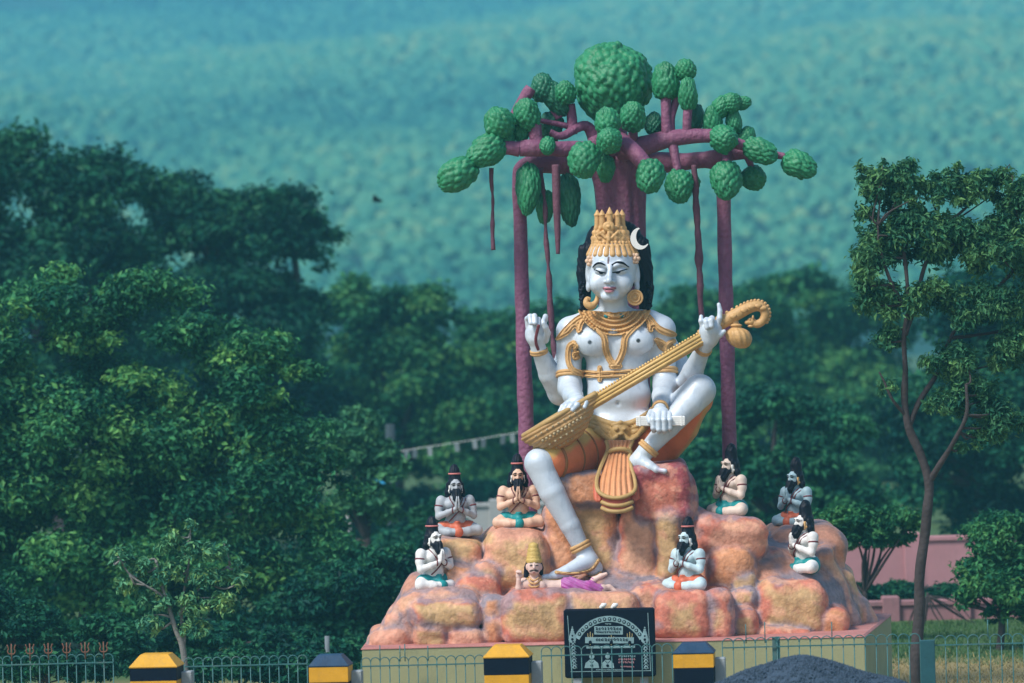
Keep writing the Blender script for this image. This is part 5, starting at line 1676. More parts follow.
# ------------------------------------------------------------------ plaque leaning on the rocks
YQ = -2.46
cq = W(610, 643, YQ)
yaw = rad(-4)
pq = thing('carved_plaque', 'black plaque engraved with an arch, tridents, busts and writing in front of the rocks', 'plaque', (cq[0], cq[1], 0))
s = (YQ + 60) / FP
slab = MB().box((cq[0], cq[1] + .06, cq[2]), (45.5 * s, .06, 34.5 * s), Matrix.Rotation(yaw, 3, 'Z'), bev=.02)
obj('slab', slab.mesh('slab', False), mat('black_granite', (.0012, .003, .012), rough=.6, var=.3, vscale=14, bump=.05, spec=.12), pq)
for sx in (-.4, .4):
    leg = MB().box((cq[0] + sx, cq[1] + .10, (cq[2] - 34.5 * s) / 2), (.05, .04, (cq[2] - 34.5 * s) / 2 + .005), bev=.008)
    obj('support', leg.mesh('support', False), M['bare'], pq)
def Z(zx, zy, off=.004):
    w = W(556 + zx / 8.23, 600 + zy / 8.23, YQ)
    return np.array([w[0], YQ + (w[0] - cq[0]) * math.tan(yaw) - off, w[2]])
def ribbon(mb, pts, wz, th=.004, sp=0):
    P = np.array([Z(*q) for q in (spline(np.array(pts, float), sp) if sp else pts)])
    mb.tube(P, wz / 8.23 * s / 2, 6, True, .25 if wz > 3 else .6)
def disc(mb, zx, zy, rz, off=.008):
    c = Z(zx, zy, off)
    mb.ball(c, (rz / 8.23 * s, .003, rz / 8.23 * s), 12, 6)
pale = MB(); darkm = MB(); yl = MB(); rdm = MB()
for a, b in (((95, 130), (128, 590)), ((755, 105), (778, 580)), ((120, 592), (782, 580)), ((250, 392), (650, 384))):
    ribbon(pale, [a, b], 6 if a[0] != 250 else 20)
R0 = 305
arc = [(440 + R0 * math.cos(t), 460 - R0 * math.sin(t)) for t in np.linspace(rad(30), rad(150), 34)]
A1 = [Z(440 + (R0 + 25) * math.cos(t), 460 - (R0 + 25) * math.sin(t)) for t in np.linspace(rad(28), rad(152), 40)]
A0 = [Z(440 + (R0 - 24) * math.cos(t), 460 - (R0 - 24) * math.sin(t)) for t in np.linspace(rad(28), rad(152), 40)]
pale.add(A0 + A1, [(i, 40 + i, 41 + i, i + 1) for i in range(39)])
for i, t in enumerate(np.linspace(rad(36), rad(144), 15)):
    x_, y_ = 440 + R0 * math.cos(t), 460 - R0 * math.sin(t)
    disc(darkm, x_, y_, 15)
    disc(pale, x_, y_, 8, .011)
def qd(mb, x0, y0, x1, y1, off=.004):
    mb.add([Z(x0, y1, off), Z(x1, y1, off), Z(x1, y0, off), Z(x0, y0, off)], [(0, 1, 2, 3)])
qd(pale, 315, 216, 550, 284)
qd(pale, 240, 306, 640, 356, .005)
rs = np.random.RandomState(8)
def glyphs(mb, x0, x1, y, h, wz, off=.009):
    x_ = x0
    while x_ < x1 - h * .6:
        w_ = h * rs.uniform(.55, .95)
        k = rs.randint(3)
        pts = [(x_, y), (x_ + w_ * .5, y - h * .5), (x_ + w_, y), (x_ + w_ * .5, y + h * .4)] if k == 0 else [(x_, y - h * .4), (x_ + w_ * .8, y - h * .3), (x_ + w_ * .3, y + h * .3), (x_ + w_, y + h * .35)] if k == 1 else [(x_ + w_, y - h * .3), (x_ + w_ * .2, y - h * .2), (x_ + w_ * .2, y + h * .35), (x_ + w_, y + h * .25)]
        P = np.array([Z(*q_, off) for q_ in spline(np.array(pts, float), 3)])
        mb.tube(P, wz / 8.23 * s / 2, 5, True, .4)
        x_ += w_ + h * .35
glyphs(darkm, 325, 545, 236, 22, 6); glyphs(darkm, 330, 540, 264, 15, 5)
glyphs(pale, 405, 462, 197, 12, 4)
glyphs(darkm, 330, 600, 326, 22, 6, .010)
M['engold'] = mat('engraved_gold', (.42, .36, .16), rough=.6)
for tx, ty0 in ((282, 262), (455, 288), (606, 262)):
    yl = MB()
    ribbon(yl, [(tx, ty0), (tx, 372)], 6)
    ribbon(yl, [(tx - 20, ty0 + 12), (tx - 18, ty0 + 40), (tx, ty0 + 48), (tx + 18, ty0 + 40), (tx + 20, ty0 + 12)], 5, sp=4)
    disc(darkm, tx, 348, 14, .009)
    obj('trident_mark', yl.mesh('trident_mark', False), M['engold'], pq)
for bx, sc_ in ((295, 1.0), (425, .9)):
    disc(pale, bx, 465, 22 * sc_)
    disc(pale, bx, 442, 10 * sc_)
    bodyp = [(bx - 60 * sc_, 560), (bx - 52 * sc_, 520), (bx - 18 * sc_, 492), (bx + 18 * sc_, 492), (bx + 52 * sc_, 520), (bx + 60 * sc_, 560)]
    c_ = Z(bx, 560)
    pale.add([Z(*q_) for q_ in bodyp] + [c_], [(i + 1, i, 6) for i in range(5)])
    disc(darkm, bx, 540, 12, .009); ribbon(darkm, [(bx - 20, 500), (bx, 520), (bx + 20, 500)], 5, sp=4)
for i, yy in enumerate((462, 488, 512)):
    glyphs(rdm if i else pale, 515, 655, yy, 14, 4.5)
glyphs(rdm, 530, 650, 548, 10, 3.5); glyphs(pale, 330, 560, 574, 10, 3.5)
for cx_, lean in ((140, 25), (735, 12)):
    for i in range(9):
        yy = 345 + i * 26
        xx = cx_ + (yy - 345) / 240 * lean * .6
        disc(pale, xx, yy, 17 - (i % 2) * 5); disc(darkm, xx, yy, 7, .012)
        ribbon(pale, [(xx - 22, yy + 10), (xx, yy - 4), (xx + 22, yy + 10)], 5, sp=3)
    for i in range(6):
        disc(pale, cx_ - 5, 225 + i * 20, 6 + i * 5.0)
    disc(darkm, cx_ - 5, 325, 12, .010); disc(darkm, cx_ - 5, 295, 8, .010)
M['engrave'] = mat('engraved_silver_blue', (.19, .31, .33), rough=.6, var=.25, vscale=12, bump=0)
obj('engraving', pale.mesh('engraving', False), M['engrave'], pq)
obj('engraved_detail', darkm.mesh('engraved_detail', False), M['blk'], pq)
obj('lettering', rdm.mesh('lettering', False), mat('engraved_rose', (.40, .20, .22), rough=.6), pq)
for zx in (388, 482):
    kn = MB()
    a, b = Z(zx - 24, 64, -.05), Z(zx + 28, 34, -.05)
    kn.tube([a, (a + b) / 2 + [0, 0, .004], b], [.018, .034, .012], 9)
    kn.ball(a + [.012, 0, .004], .024, 8, 6)
    obj('white_finial', kn.mesh('white_finial'), M['white'], pq)

# ------------------------------------------------------------------ heap of dark gravel in front of the railing
YG = -8.6
gc = W(808, 660, YG)
nx = 190
g = np.linspace(-2.9, 2.9, nx)
GX, GY = np.meshgrid(g, g, indexing='ij')
def heap(x, y):
    r = np.hypot(x * .98 + .12 * np.sin(y * 1.2), y * 1.1)
    a = np.arctan2(y, x)
    r = r * (1 + .06 * np.sin(a * 3 + .5) + .04 * np.sin(a * 5))
    z = gc[2] - .27 * np.minimum(r, 1) ** 1.55 - np.maximum(r - 1, 0) * .60
    P = np.stack([x, y, 0 * x], -1)
    return z + .03 * noise(P, 2.6, 2)
GZ = heap(GX, GY)
GP = np.stack([GX, GY, 0 * GX], -1)
GZ = GZ + .010 * noise(GP, 22, 3)
Vg = np.stack([GX, GY, np.maximum(GZ, -.03)], -1).reshape(-1, 3)
i, j = np.meshgrid(np.arange(nx - 1), np.arange(nx - 1), indexing='ij')
a = (i * nx + j).ravel()
hp_ = MB().add(Vg + [gc[0], YG, 0], np.stack([a, a + nx, a + nx + 1, a + 1], 1))
rs = np.random.RandomState(3)
oct_ = np.array([(1, 0, 0), (-1, 0, 0), (0, 1, 0), (0, -1, 0), (0, 0, 1), (0, 0, -1)], float)
of = np.array([(0, 2, 4), (2, 1, 4), (1, 3, 4), (3, 0, 4), (2, 0, 5), (1, 2, 5), (3, 1, 5), (0, 3, 5)])
ns = 15000
a_, r_ = rs.rand(ns) * 6.283, 2.5 * np.sqrt(rs.rand(ns)) * rs.rand(ns) ** .35
sx_, sy_ = r_ * np.cos(a_), r_ * np.sin(a_)
sz_ = heap(sx_, sy_)
ok = sz_ > 0
sx_, sy_, sz_ = sx_[ok], sy_[ok], sz_[ok]
ns = len(sx_)
size = rs.uniform(.009, .022, ns)
Vst = oct_[None] * rs.uniform(.55, 1.2, (ns, 6, 1)) * size[:, None, None]
Q_, _r = np.linalg.qr(rs.randn(ns, 3, 3))
Vst = np.einsum('nij,nkj->nki', Q_, Vst) + np.stack([sx_ + gc[0], sy_ + YG, sz_ + .004], -1)[:, None]
hp_.add(Vst.reshape(-1, 3), (of[None] + np.arange(ns)[:, None, None] * 6).reshape(-1, 3))
M['gravel'] = mat('blue_grey_gravel', (.035, .062, .10), rough=.8, var=.6, vscale=60, bump=.7, bscale=120, spec=.5)
tag(obj('gravel_heap', hp_.mesh('gravel_heap', False), M['gravel'], org=(gc[0], YG, 0)), 'heap of dark blue grey gravel in front of the railing on the right', 'gravel heap')

# ------------------------------------------------------------------ things among the trees behind
yb_ = 38
M['flag'] = mat('faded_flag', (.24, .28, .29), rough=.8)
S = [(385, 454), (410, 449.5), (440, 445), (470, 440.5), (500, 435.5), (545, 428)]
Pb = np.array([W(x, y, yb_) for x, y in spline(np.array(S, float), 4)])
bunt = thing('bunting', 'string of small white flags hanging between the dark trees left of the mauve prop root', 'bunting', tuple(Pb[0]))
obj('string', MB().tube(Pb, .006, 5).mesh('string'), M['white'], bunt)
for x in (407, 415, 430, 457, 475, 483.5, 503, 512.5):
    y = np.interp(x, [a[0] for a in S], [a[1] for a in S])
    c = W(x, y + 5, yb_)
    fl = MB().box(c, (.045, .006, .085), Euler((.15, .1 * math.sin(x), .4 * math.cos(x))).to_matrix(), taper=1.15)
    obj('flag', fl.mesh('flag', False), M['flag'], bunt)
q0, q1 = W(395, 600, 33), W(390, 424, 33)
up = MB().tube([(q0[0], 33, 0), (q1[0], 33, q1[2])], [.14, .09], 12)
pole = obj('utility_pole', up.mesh('utility_pole'), mat('pole_concrete', (.03, .05, .06), rough=.9, var=.2), org=(q0[0], 33, 0))
tag(pole, 'grey concrete utility pole among the trees left of the statues', 'utility pole')
q = W(327, 636, 6)
tag(obj('marker_post', MB().tube([(q[0], 6, 0), (q[0], 6, q[2])], .035, 10).mesh('marker_post'), mat('weathered_post', (.14, .17, .19), rough=.8), org=(q[0], 6, 0)), 'short grey post standing just behind the blue black capped pillar', 'post')
# small stall with a blue sheet roof, mostly behind leaves
a, b = W(352, 489, 34), W(386, 560, 34)
cx_ = (a[0] + b[0]) / 2
stall = thing('roadside_stall', 'small roadside stall with bright blue sheet roof half hidden by leaves on the left', 'stall', (cx_, 34.6, 0))
obj('roof', MB().box((cx_, 34.7, a[2] - .1), (.48, .8, .035), Euler((rad(16), 0, 0)).to_matrix(), bev=.01).mesh('roof', False), mat('blue_sheet', (.02, .22, .36), rough=.4), stall)
for sx in (-.42, .42):
    for sy in (-.6, .6):
        obj('post', MB().tube([(cx_ + sx, 34.7 + sy, 0), (cx_ + sx, 34.7 + sy, a[2] - .13 + sy * .28)], .03, 8).mesh('post'), M['palewall'], stall)
obj('counter', MB().box((cx_, 34.2, .42), (.45, .2, .42), bev=.02).mesh('counter', False), mat('tan_board', (.12, .085, .07), rough=.8), stall)
# distant bird
q = W(377, 200.5, 60)
bird = thing('flying_bird', 'tiny dark bird flying against the hazy hillside on the left', 'bird', tuple(q))
obj('body', MB().tube(spline([q + [-.13, 0, .01], q + [-.05, 0, .02], q + [.06, 0, 0], q + [.15, 0, -.02]], 4), [.01, .03, .045, .05, .055, .06, .06, .058, .05, .04, .03, .02, .012], 8).mesh('body'), M['black'], bird)
for sgn in (-1, 1):
    w_ = np.array([(0.05, 0, .02), (-.06, 0, .02), (-.11, sgn * .30, .12), (-.02, sgn * .32, .13)]) + q
    obj('wing', MB().add(np.vstack([w_, w_ - [0, 0, .012]]), [(0, 1, 2, 3), (7, 6, 5, 4), (0, 3, 7, 4), (1, 0, 4, 5), (2, 1, 5, 6), (3, 2, 6, 7)]).mesh('wing', False), M['black'], bird)
# ------------------------------------------------------------------ trees
def clumps_of(crown, Yd, m, rs_, frac=.36, zr=.8):
    """crown: (x, y, rx, ry) view ellipses at depth Yd -> world clump centres and radii"""
    s = (Yd + 60) / FP
    out = []
    area = np.array([c[2] * c[3] for c in crown], float)
    cnt = np.maximum(3, (m * area / area.sum())).astype(int)
    for (x, y, rx, ry), k in zip(crown, cnt):
        c = W(x, y, Yd)
        ryd = (rx + ry) * .45
        for _ in range(k):
            d = rs_.randn(3); d /= np.linalg.norm(d)
            if d[2] < -.55:
                d[2] *= -1
            r = rs_.uniform(.55, 1.0)
            f = frac * rs_.uniform(.65, 1.3)
            R = min(rx, ry)
            p_ = c + d * np.array((rx, ryd, ry)) * s * r * (1 - f * .55)
            out.append((p_, np.array((R * f * 1.35, R * f * 1.25, R * f * zr)) * s))
    return out

def leaf_mesh(name, cl, n, size, cols, rs_, aspect=.5, droop=0.0, hang=.0):
    C_ = np.array([c[0] for c in cl]); R = np.array([c[1] for c in cl])
    w = (R[:, 0] * R[:, 2]); w = w / w.sum()
    k = rs_.choice(len(cl), n, p=w)
    d = rs_.randn(n, 3); d /= np.linalg.norm(d, axis=1)[:, None]
    r = rs_.rand(n) ** .45 * (1 + .22 * rs_.randn(n))
    P = C_[k] + d * R[k] * r[:, None]
    P[:, 2] -= droop * rs_.rand(n) * R[k, 2]
    nrm = d * .5 + np.array((0, 0, .65)) + rs_.randn(n, 3) * .55
    nrm /= np.linalg.norm(nrm, axis=1)[:, None]
    ax = rs_.randn(n, 3) + d * .6 + np.array((0, 0, -hang))
    ax -= nrm * (ax * nrm).sum(1)[:, None]; ax /= np.linalg.norm(ax, axis=1)[:, None] + 1e-6
    sd_ = np.cross(nrm, ax)
    L = size * rs_.uniform(.45, 1.55, n)
    a = P - ax * L[:, None] * .5
    b = P + sd_ * (L * aspect * .5)[:, None] + nrm * (L * .10)[:, None]
    c = P + ax * L[:, None] * .5 - nrm * (L * .08)[:, None]
    e = P - sd_ * (L * aspect * .5)[:, None] + nrm * (L * .10)[:, None]
    V = np.stack([a, b, c, e], 1).reshape(-1, 3)
    F = np.arange(n * 4).reshape(-1, 4)
    cols = np.array(cols, float)
    ck = rs_.rand(len(cl))[k]
    t = np.clip(ck * .65 + rs_.rand(n) * .45, 0, .999) * (len(cols) - 1)
    i0 = t.astype(int); f = (t - i0)[:, None]
    cc = cols[i0] * (1 - f) + cols[np.minimum(i0 + 1, len(cols) - 1)] * f
    cc *= rs_.uniform(.75, 1.3, n)[:, None]
    m = V.reshape(-1, 4, 3)[:, :, 2].min(1) > .02
    V = V[np.repeat(m, 4)]
    return make_mesh(name, V, [np.arange(m.sum() * 4).reshape(-1, 4)], False, np.repeat(cc[m], 4, 0))

def tree(name, label, cat, Yd, base, crown, n, size, cols, seed, m=60, frac=.36, trunk_r=.16, group=None, aspect=.5, bark='bark', paths=None, limbs=9, droop=0., hang=0., zr=.8):
    rs_ = np.random.RandomState(seed)
    b = W(base[0], base[1], Yd); b[2] = 0
    t = thing(name, label, cat, tuple(b), 0, group)
    cl = clumps_of(crown, Yd, m, rs_, frac, zr)
    o = obj('crown', leaf_mesh('crown', cl, n, size, cols, rs_, aspect, droop, hang), M['leaf'], t)
    mb = MB()
    if paths:
        for q in paths:
            Pw, Rw = wpath(q, 6)
            Pw[:, 2] = np.maximum(Pw[:, 2], -.02)
            Pw = Pw + .25 * Rw[:, None] * noise(Pw[:, None] * np.ones((1, 1, 3)), 3, 2)
            mb.tube(Pw, Rw * (1 + .10 * noise(Pw, 5, 2)), 10)
        tips = [wpath(q, 6)[0] for q in paths]
        allp = np.vstack(tips)
        for c, R in [cl[i] for i in rs_.permutation(len(cl))[:limbs]]:
            k = np.argmin(np.linalg.norm(allp - c, axis=1) + (allp[:, 2] > c[2]) * .3)
            a = allp[k]
            mid = (a + c) / 2 + rs_.randn(3) * .04 - [0, 0, .05]
            mb.tube(spline([a, mid, c + (c - a) * .15], 5), np.linspace(.018, .006, 11), 6)
    else:
        cc = np.mean([c[0] for c in cl], 0)
        fork = b + (cc - b) * np.array((.25, .2, .45))
        fork[2] = max(cc[2] * .45, .5)
        P = spline([b + [0, 0, -.05], b + (fork - b) * .5 + rs_.randn(3) * .05, fork], 6)
        mb.tube(P, np.linspace(trunk_r, trunk_r * .75, len(P)), 10)
        for c, R in [cl[i] for i in rs_.permutation(len(cl))[:limbs]]:
            mid = fork + (c - fork) * .5 + rs_.randn(3) * .12 * np.linalg.norm(c - fork) * .5
            P = spline([fork - [0, 0, .05], mid, c], 6)
            mb.tube(P, np.linspace(trunk_r * .6, trunk_r * .12, len(P)), 7)
    obj('trunk', mb.mesh('trunk'), M[bark], t)
    return t

DARK = [(.002, .026, .026), (.004, .052, .040), (.014, .105, .056), (.035, .15, .06)]
MID = [(.004, .052, .034), (.015, .11, .052), (.045, .19, .068), (.10, .26, .07)]  # leaf tones; the last one paints in sunlit tips
LITE = [(.004, .048, .034), (.014, .105, .055), (.052, .22, .080), (.15, .35, .085)]
GT = 'trees behind the statues'
tree('broad_tree', 'lit bushy green tree filling the left foreground behind the railing', 'tree', 15, (90, 700), [(45, 335, 70, 75), (150, 325, 75, 62), (120, 300, 40, 40), (240, 380, 75, 62), (285, 365, 34, 40), (90, 440, 130, 95), (210, 480, 120, 90), (40, 540, 110, 100), (160, 580, 140, 80), (290, 560, 75, 80), (-50, 420, 90, 170), (300, 440, 45, 60), (325, 485, 45, 50), (90, 640, 120, 40), (240, 640, 90, 40)], 160000, .11, LITE, 11, m=330, frac=.28, trunk_r=.2, group=GT)
tree('broad_tree', 'tall dark tree on the far left with its crown against the hazy hill', 'tree', 46, (70, 700), [(20, 200, 95, 75), (110, 215, 90, 75), (60, 290, 140, 90), (-70, 230, 90, 100), (60, 400, 150, 80)], 60000, .19, DARK, 12, m=230, frac=.27, trunk_r=.3, group=GT)
tree('broad_tree', 'dark tree with ragged crown reaching right against the hazy hill', 'tree', 52, (240, 700), [(200, 235, 70, 62), (265, 235, 70, 62), (305, 255, 38, 62), (230, 330, 110, 80), (260, 420, 100, 70)], 48000, .19, DARK, 13, m=200, frac=.27, trunk_r=.3, group=GT)
tree('spreading_tree', 'spreading layered green tree left of the mauve prop root', 'tree', 66, (400, 650), [(365, 320, 62, 46), (430, 325, 65, 44), (400, 380, 110, 55), (340, 430, 80, 50), (470, 400, 60, 60), (420, 450, 90, 50)], 52000, .20, MID, 14, m=150, frac=.33, trunk_r=.3, group=GT)
tree('spreading_tree', 'round green tree seen directly behind the left prop root', 'tree', 78, (520, 650), [(490, 350, 50, 45), (545, 345, 60, 50), (520, 420, 90, 60), (600, 360, 60, 60), (510, 490, 80, 50)], 38000, .22, MID, 15, m=110, frac=.34, trunk_r=.3, group=GT)
tree('spreading_tree', 'wide dark green tree behind the lute head right of the statue', 'tree', 76, (730, 650), [(690, 330, 60, 45), (750, 325, 70, 45), (720, 400, 100, 70), (740, 480, 90, 50)], 44000, .22, MID, 16, m=120, frac=.33, trunk_r=.3, group=GT)
tree('spreading_tree', 'broad dark green tree between the right prop root and the slender tree', 'tree', 88, (840, 650), [(800, 310, 75, 42), (860, 325, 60, 50), (830, 390, 100, 60), (790, 370, 60, 50), (860, 460, 90, 60)], 46000, .24, MID, 17, m=120, frac=.33, trunk_r=.3, group=GT)
tree('broad_tree', 'dark tree behind the slender tree at the right edge', 'tree', 44, (985, 690), [(1000, 330, 75, 80), (950, 420, 75, 70), (1040, 430, 80, 110), (960, 480, 90, 50), (1000, 520, 70, 40)], 46000, .19, DARK, 18, m=130, frac=.34, trunk_r=.28, group=GT)
tree('bushy_tree', 'pale green bushy tree behind the two right hand sages', 'tree', 34, (790, 690), [(775, 420, 55, 38), (830, 450, 45, 50), (770, 480, 70, 40), (720, 470, 45, 40), (850, 510, 60, 40), (800, 540, 90, 40)], 42000, .15, LITE[:3], 19, m=130, frac=.34, trunk_r=.18, group=GT)
tree('flat_topped_bush', 'flat topped feathery bush just right of the rock mound', 'bush', 12, (868, 690), [(845, 515, 55, 13), (890, 520, 45, 15), (860, 538, 52, 14), (905, 540, 24, 9), (828, 535, 30, 22)], 22000, .085, MID, 20, m=100, frac=.5, trunk_r=.05, group='bushes behind the railing', droop=.6, hang=.5)
tree('rounded_bush', 'large rounded bush at the right edge behind the lawn', 'bush', 9.5, (1000, 690), [(1010, 540, 50, 32), (990, 580, 38, 40), (1040, 585, 45, 55), (972, 600, 18, 22), (1005, 618, 42, 16)], 32000, .085, MID, 21, m=120, frac=.36, trunk_r=.06, group='bushes behind the railing', hang=.4)
tree('pale_shrub', 'pale sunlit leafy shrub in front of the utility pole on the left', 'bush', 27, (372, 690), [(362, 430, 24, 26), (378, 470, 26, 36), (365, 510, 34, 34), (345, 450, 34, 34)], 15000, .13, [(.015, .10, .06), (.05, .19, .09), (.11, .29, .11)], 22, m=80, frac=.38, trunk_r=.08, group='bushes behind the railing')
tree('dark_bush', 'dark bush at the left foot of the rock mound', 'bush', 14, (365, 690), [(345, 595, 55, 45), (300, 620, 60, 40), (388, 575, 30, 40), (360, 640, 60, 30)], 26000, .11, DARK, 23, m=110, frac=.38, trunk_r=.06, group='bushes behind the railing')
tree('dark_bush', 'dark bush between the grey sage and the boundary wall', 'bush', 30, (450, 690), [(440, 520, 40, 26), (420, 560, 60, 40), (480, 570, 60, 30)], 18000, .15, DARK, 24, m=90, frac=.38, trunk_r=.06, group='bushes behind the railing')
tree('dark_bush', 'low dark bush at the far left behind the tridents', 'bush', 6, (40, 690), [(30, 630, 60, 30), (110, 640, 60, 28), (-30, 620, 50, 40), (128, 664, 34, 24), (40, 665, 80, 22)], 26000, .09, DARK, 25, m=110, frac=.38, trunk_r=.05, group='bushes behind the railing')
tree('dark_bush', 'low dark bush behind the railing beside the young tree', 'bush', 8, (235, 690), [(220, 645, 60, 24), (290, 650, 50, 26), (338, 654, 34, 22), (180, 635, 40, 24), (250, 668, 80, 18)], 26000, .09, DARK, 26, m=110, frac=.38, trunk_r=.05, group='bushes behind the railing')
for k_, (bx_, lab_) in enumerate(((50, 'ankle high dark weeds at the foot of the trident railing panel'), (240, 'ankle high dark weeds at the foot of the second railing panel'), (335, 'ankle high dark weeds behind the blue black capped pillar on the left'))):
    tree('weed_clump', lab_, 'weeds', 1.2, (bx_, 700), [(bx_ - 45, 672, 40, 20), (bx_, 668, 45, 22), (bx_ + 45, 674, 40, 20)] if k_ < 2 else [(bx_ - 20, 670, 24, 20), (bx_ + 12, 675, 14, 18)], 9000 if k_ < 2 else 4000, .075, DARK, 70 + k_, m=70, frac=.5, trunk_r=.02, group='weeds along the railing')
tree('clipped_hedge', 'low dark hedge growing between the pink wall and the kerb wall', 'hedge', 19.3, (900, 690), [(860, 594, 30, 12), (900, 594, 34, 13), (945, 596, 30, 13), (985, 596, 34, 13)], 16000, .08, DARK, 27, m=110, frac=.6, trunk_r=.03)
tree('low_shrub', 'dark green shrub growing against the kerb wall behind the lawn', 'bush', 16.2, (925, 690), [(900, 634, 26, 8), (940, 632, 22, 8), (985, 632, 24, 10)], 7000, .075, DARK, 28, m=60, frac=.6, trunk_r=.03, group='bushes behind the railing')

# far woodland and undergrowth that close the view between those trees
rs_ = np.random.RandomState(40)
cr_ = []
for x in range(-660, 1720, 60):
    cr_.append((x + rs_.uniform(-20, 20), rs_.uniform(370, 420), 55, 60)); cr_.append((x + 30 + rs_.uniform(-20, 20), rs_.uniform(470, 530), 60, 60))
cl = clumps_of(cr_, 118, 720, rs_, .42)
kind(obj('woodland', leaf_mesh('woodland', cl, 150000, .45, DARK, rs_), M['leaf'], org=(0, 118, 0)), 'stuff')
cr_ = []
for x in range(-420, 1460, 50):
    cr_.append((x + rs_.uniform(-15, 15), rs_.uniform(500, 525), 50, 32)); cr_.append((x + rs_.uniform(-15, 15), rs_.uniform(555, 570), 50, 28))
cl = clumps_of(cr_, 56, 620, rs_, .42)
for x in range(-80, 380, 42):
    c2 = (x + rs_.uniform(-12, 12), rs_.uniform(575, 600), 42, 42)
    cl += clumps_of([c2, (c2[0] + 15, 640, 42, 30)], 22, 26, rs_, .42)
kind(obj('undergrowth', leaf_mesh('undergrowth', cl, 180000, .20, DARK, rs_), M['leaf'], org=(0, 56, 0)), 'stuff')

# the slender tree in front on the right, the young tree on the left
SL = [
    [(917, 720, -2.4, 7.4), (917, 690, -2.4, 6.6), (917.5, 640, -2.4, 6), (919, 590, -2.4, 5.4), (924, 540, -2.4, 5), (928, 505, -2.4, 4.8), (928, 480, -2.4, 4.6), (920, 455, -2.4, 4), (909, 430, -2.4, 3.8), (904, 400, -2.4, 3.2), (905, 370, -2.45, 2.8), (904, 335, -2.5, 2.3), (908, 300, -2.5, 1.9), (903, 250, -2.5, 2)],
    [(929, 482, -2.4, 3.4), (940, 464, -2.5, 2.9), (955, 440, -2.6, 2.4), (966, 415, -2.7, 2), (966, 385, -2.7, 1.5)],
    [(908, 428, -2.4, 3), (920, 400, -2.3, 2.7), (938, 372, -2.2, 2.3), (952, 335, -2.2, 2), (975, 305, -2.2, 1.7), (1005, 280, -2.2, 1.8), (1030, 250, -2.2, 1.4)],
    [(905, 335, -2.5, 2.6), (916, 300, -2.4, 2.4), (925, 265, -2.4, 2), (945, 225, -2.3, 1.6)],
    [(905, 310, -2.5, 2.2), (890, 280, -2.6, 1.8), (880, 250, -2.6, 1.4), (878, 225, -2.6, 1)],
    [(905, 415, -2.4, 2.2), (892, 400, -2.5, 1.6), (884, 382, -2.5, 1), (879, 372, -2.5, .7)],
    [(950, 338, -2.2, 2.2), (975, 335, -2.1, 1.8), (1005, 330, -2.0, 1.5), (1035, 320, -2.0, 1)],
]
SCR = [(885, 188, 34, 24), (905, 178, 30, 22), (945, 192, 42, 22), (985, 188, 38, 24), (1022, 205, 32, 30), (862, 175, 16, 14), (878, 168, 14, 10), (950, 170, 18, 10), (875, 262, 27, 40), (882, 305, 24, 32), (915, 240, 36, 34), (955, 245, 42, 34), (1000, 250, 40, 34), (930, 300, 36, 26), (985, 310, 44, 30), (890, 345, 18, 24), (950, 365, 34, 26), (975, 400, 32, 28), (1015, 350, 30, 32), (886, 388, 15, 14), (945, 405, 22, 20), (1000, 425, 30, 28), (970, 440, 24, 18), (868, 225, 18, 26), (905, 205, 30, 20), (862, 300, 14, 26), (1045, 280, 30, 50)]
tree('slender_tree', 'slender forked tree with bare lower trunk standing by the railing on the right', 'tree', -2.4, (917, 720), SCR, 52000, .078, [(.008, .060, .044), (.025, .115, .060), (.065, .19, .080), (.12, .26, .085)], 31, m=560, frac=.27, zr=1.3, aspect=.40, paths=SL, limbs=60, droop=.4, hang=.9)
YO = [
    [(188, 720, -2.6, 3.6), (187, 690, -2.6, 3.4), (185, 665, -2.6, 3.2), (182, 645, -2.6, 3), (176, 630, -2.6, 2.4), (171, 612, -2.6, 2.1), (167, 598, -2.6, 1.8), (160, 580, -2.6, 1.3), (156, 560, -2.6, .9)],
    [(183, 648, -2.6, 2.2), (184, 635, -2.55, 1.9), (182, 622, -2.5, 1.6), (183, 600, -2.5, 1.3), (188, 570, -2.5, 1.1), (190, 545, -2.5, .9), (191, 522, -2.5, .6)],
    [(168, 600, -2.6, 1.4), (158, 592, -2.65, 1.2), (145, 585, -2.7, 1), (130, 575, -2.7, .8), (118, 558, -2.7, .6)],
    [(183, 605, -2.5, 1.2), (198, 590, -2.45, 1), (212, 578, -2.4, .8), (230, 565, -2.4, .6)],
]
YCR = [(191, 527, 9, 12), (168, 543, 14, 14), (190, 552, 16, 12), (215, 552, 18, 12), (123, 560, 15, 13), (145, 570, 18, 14), (170, 575, 18, 14), (205, 578, 22, 14), (235, 580, 15, 12), (125, 588, 14, 12), (155, 600, 18, 14), (195, 605, 22, 14), (225, 602, 14, 14), (150, 625, 14, 12), (195, 628, 20, 10), (240, 565, 8, 8)]
tree('young_tree', 'young thin tree with sparse pale yellow green leaves beside the leftmost striped pillar', 'tree', -2.6, (188, 720), YCR, 5200, .085, [(.02, .11, .085), (.05, .20, .12), (.12, .31, .14), (.26, .42, .13)], 32, m=170, frac=.42, zr=1.2, aspect=.42, bark='palebark', paths=YO, limbs=40, droop=.5, hang=.8)

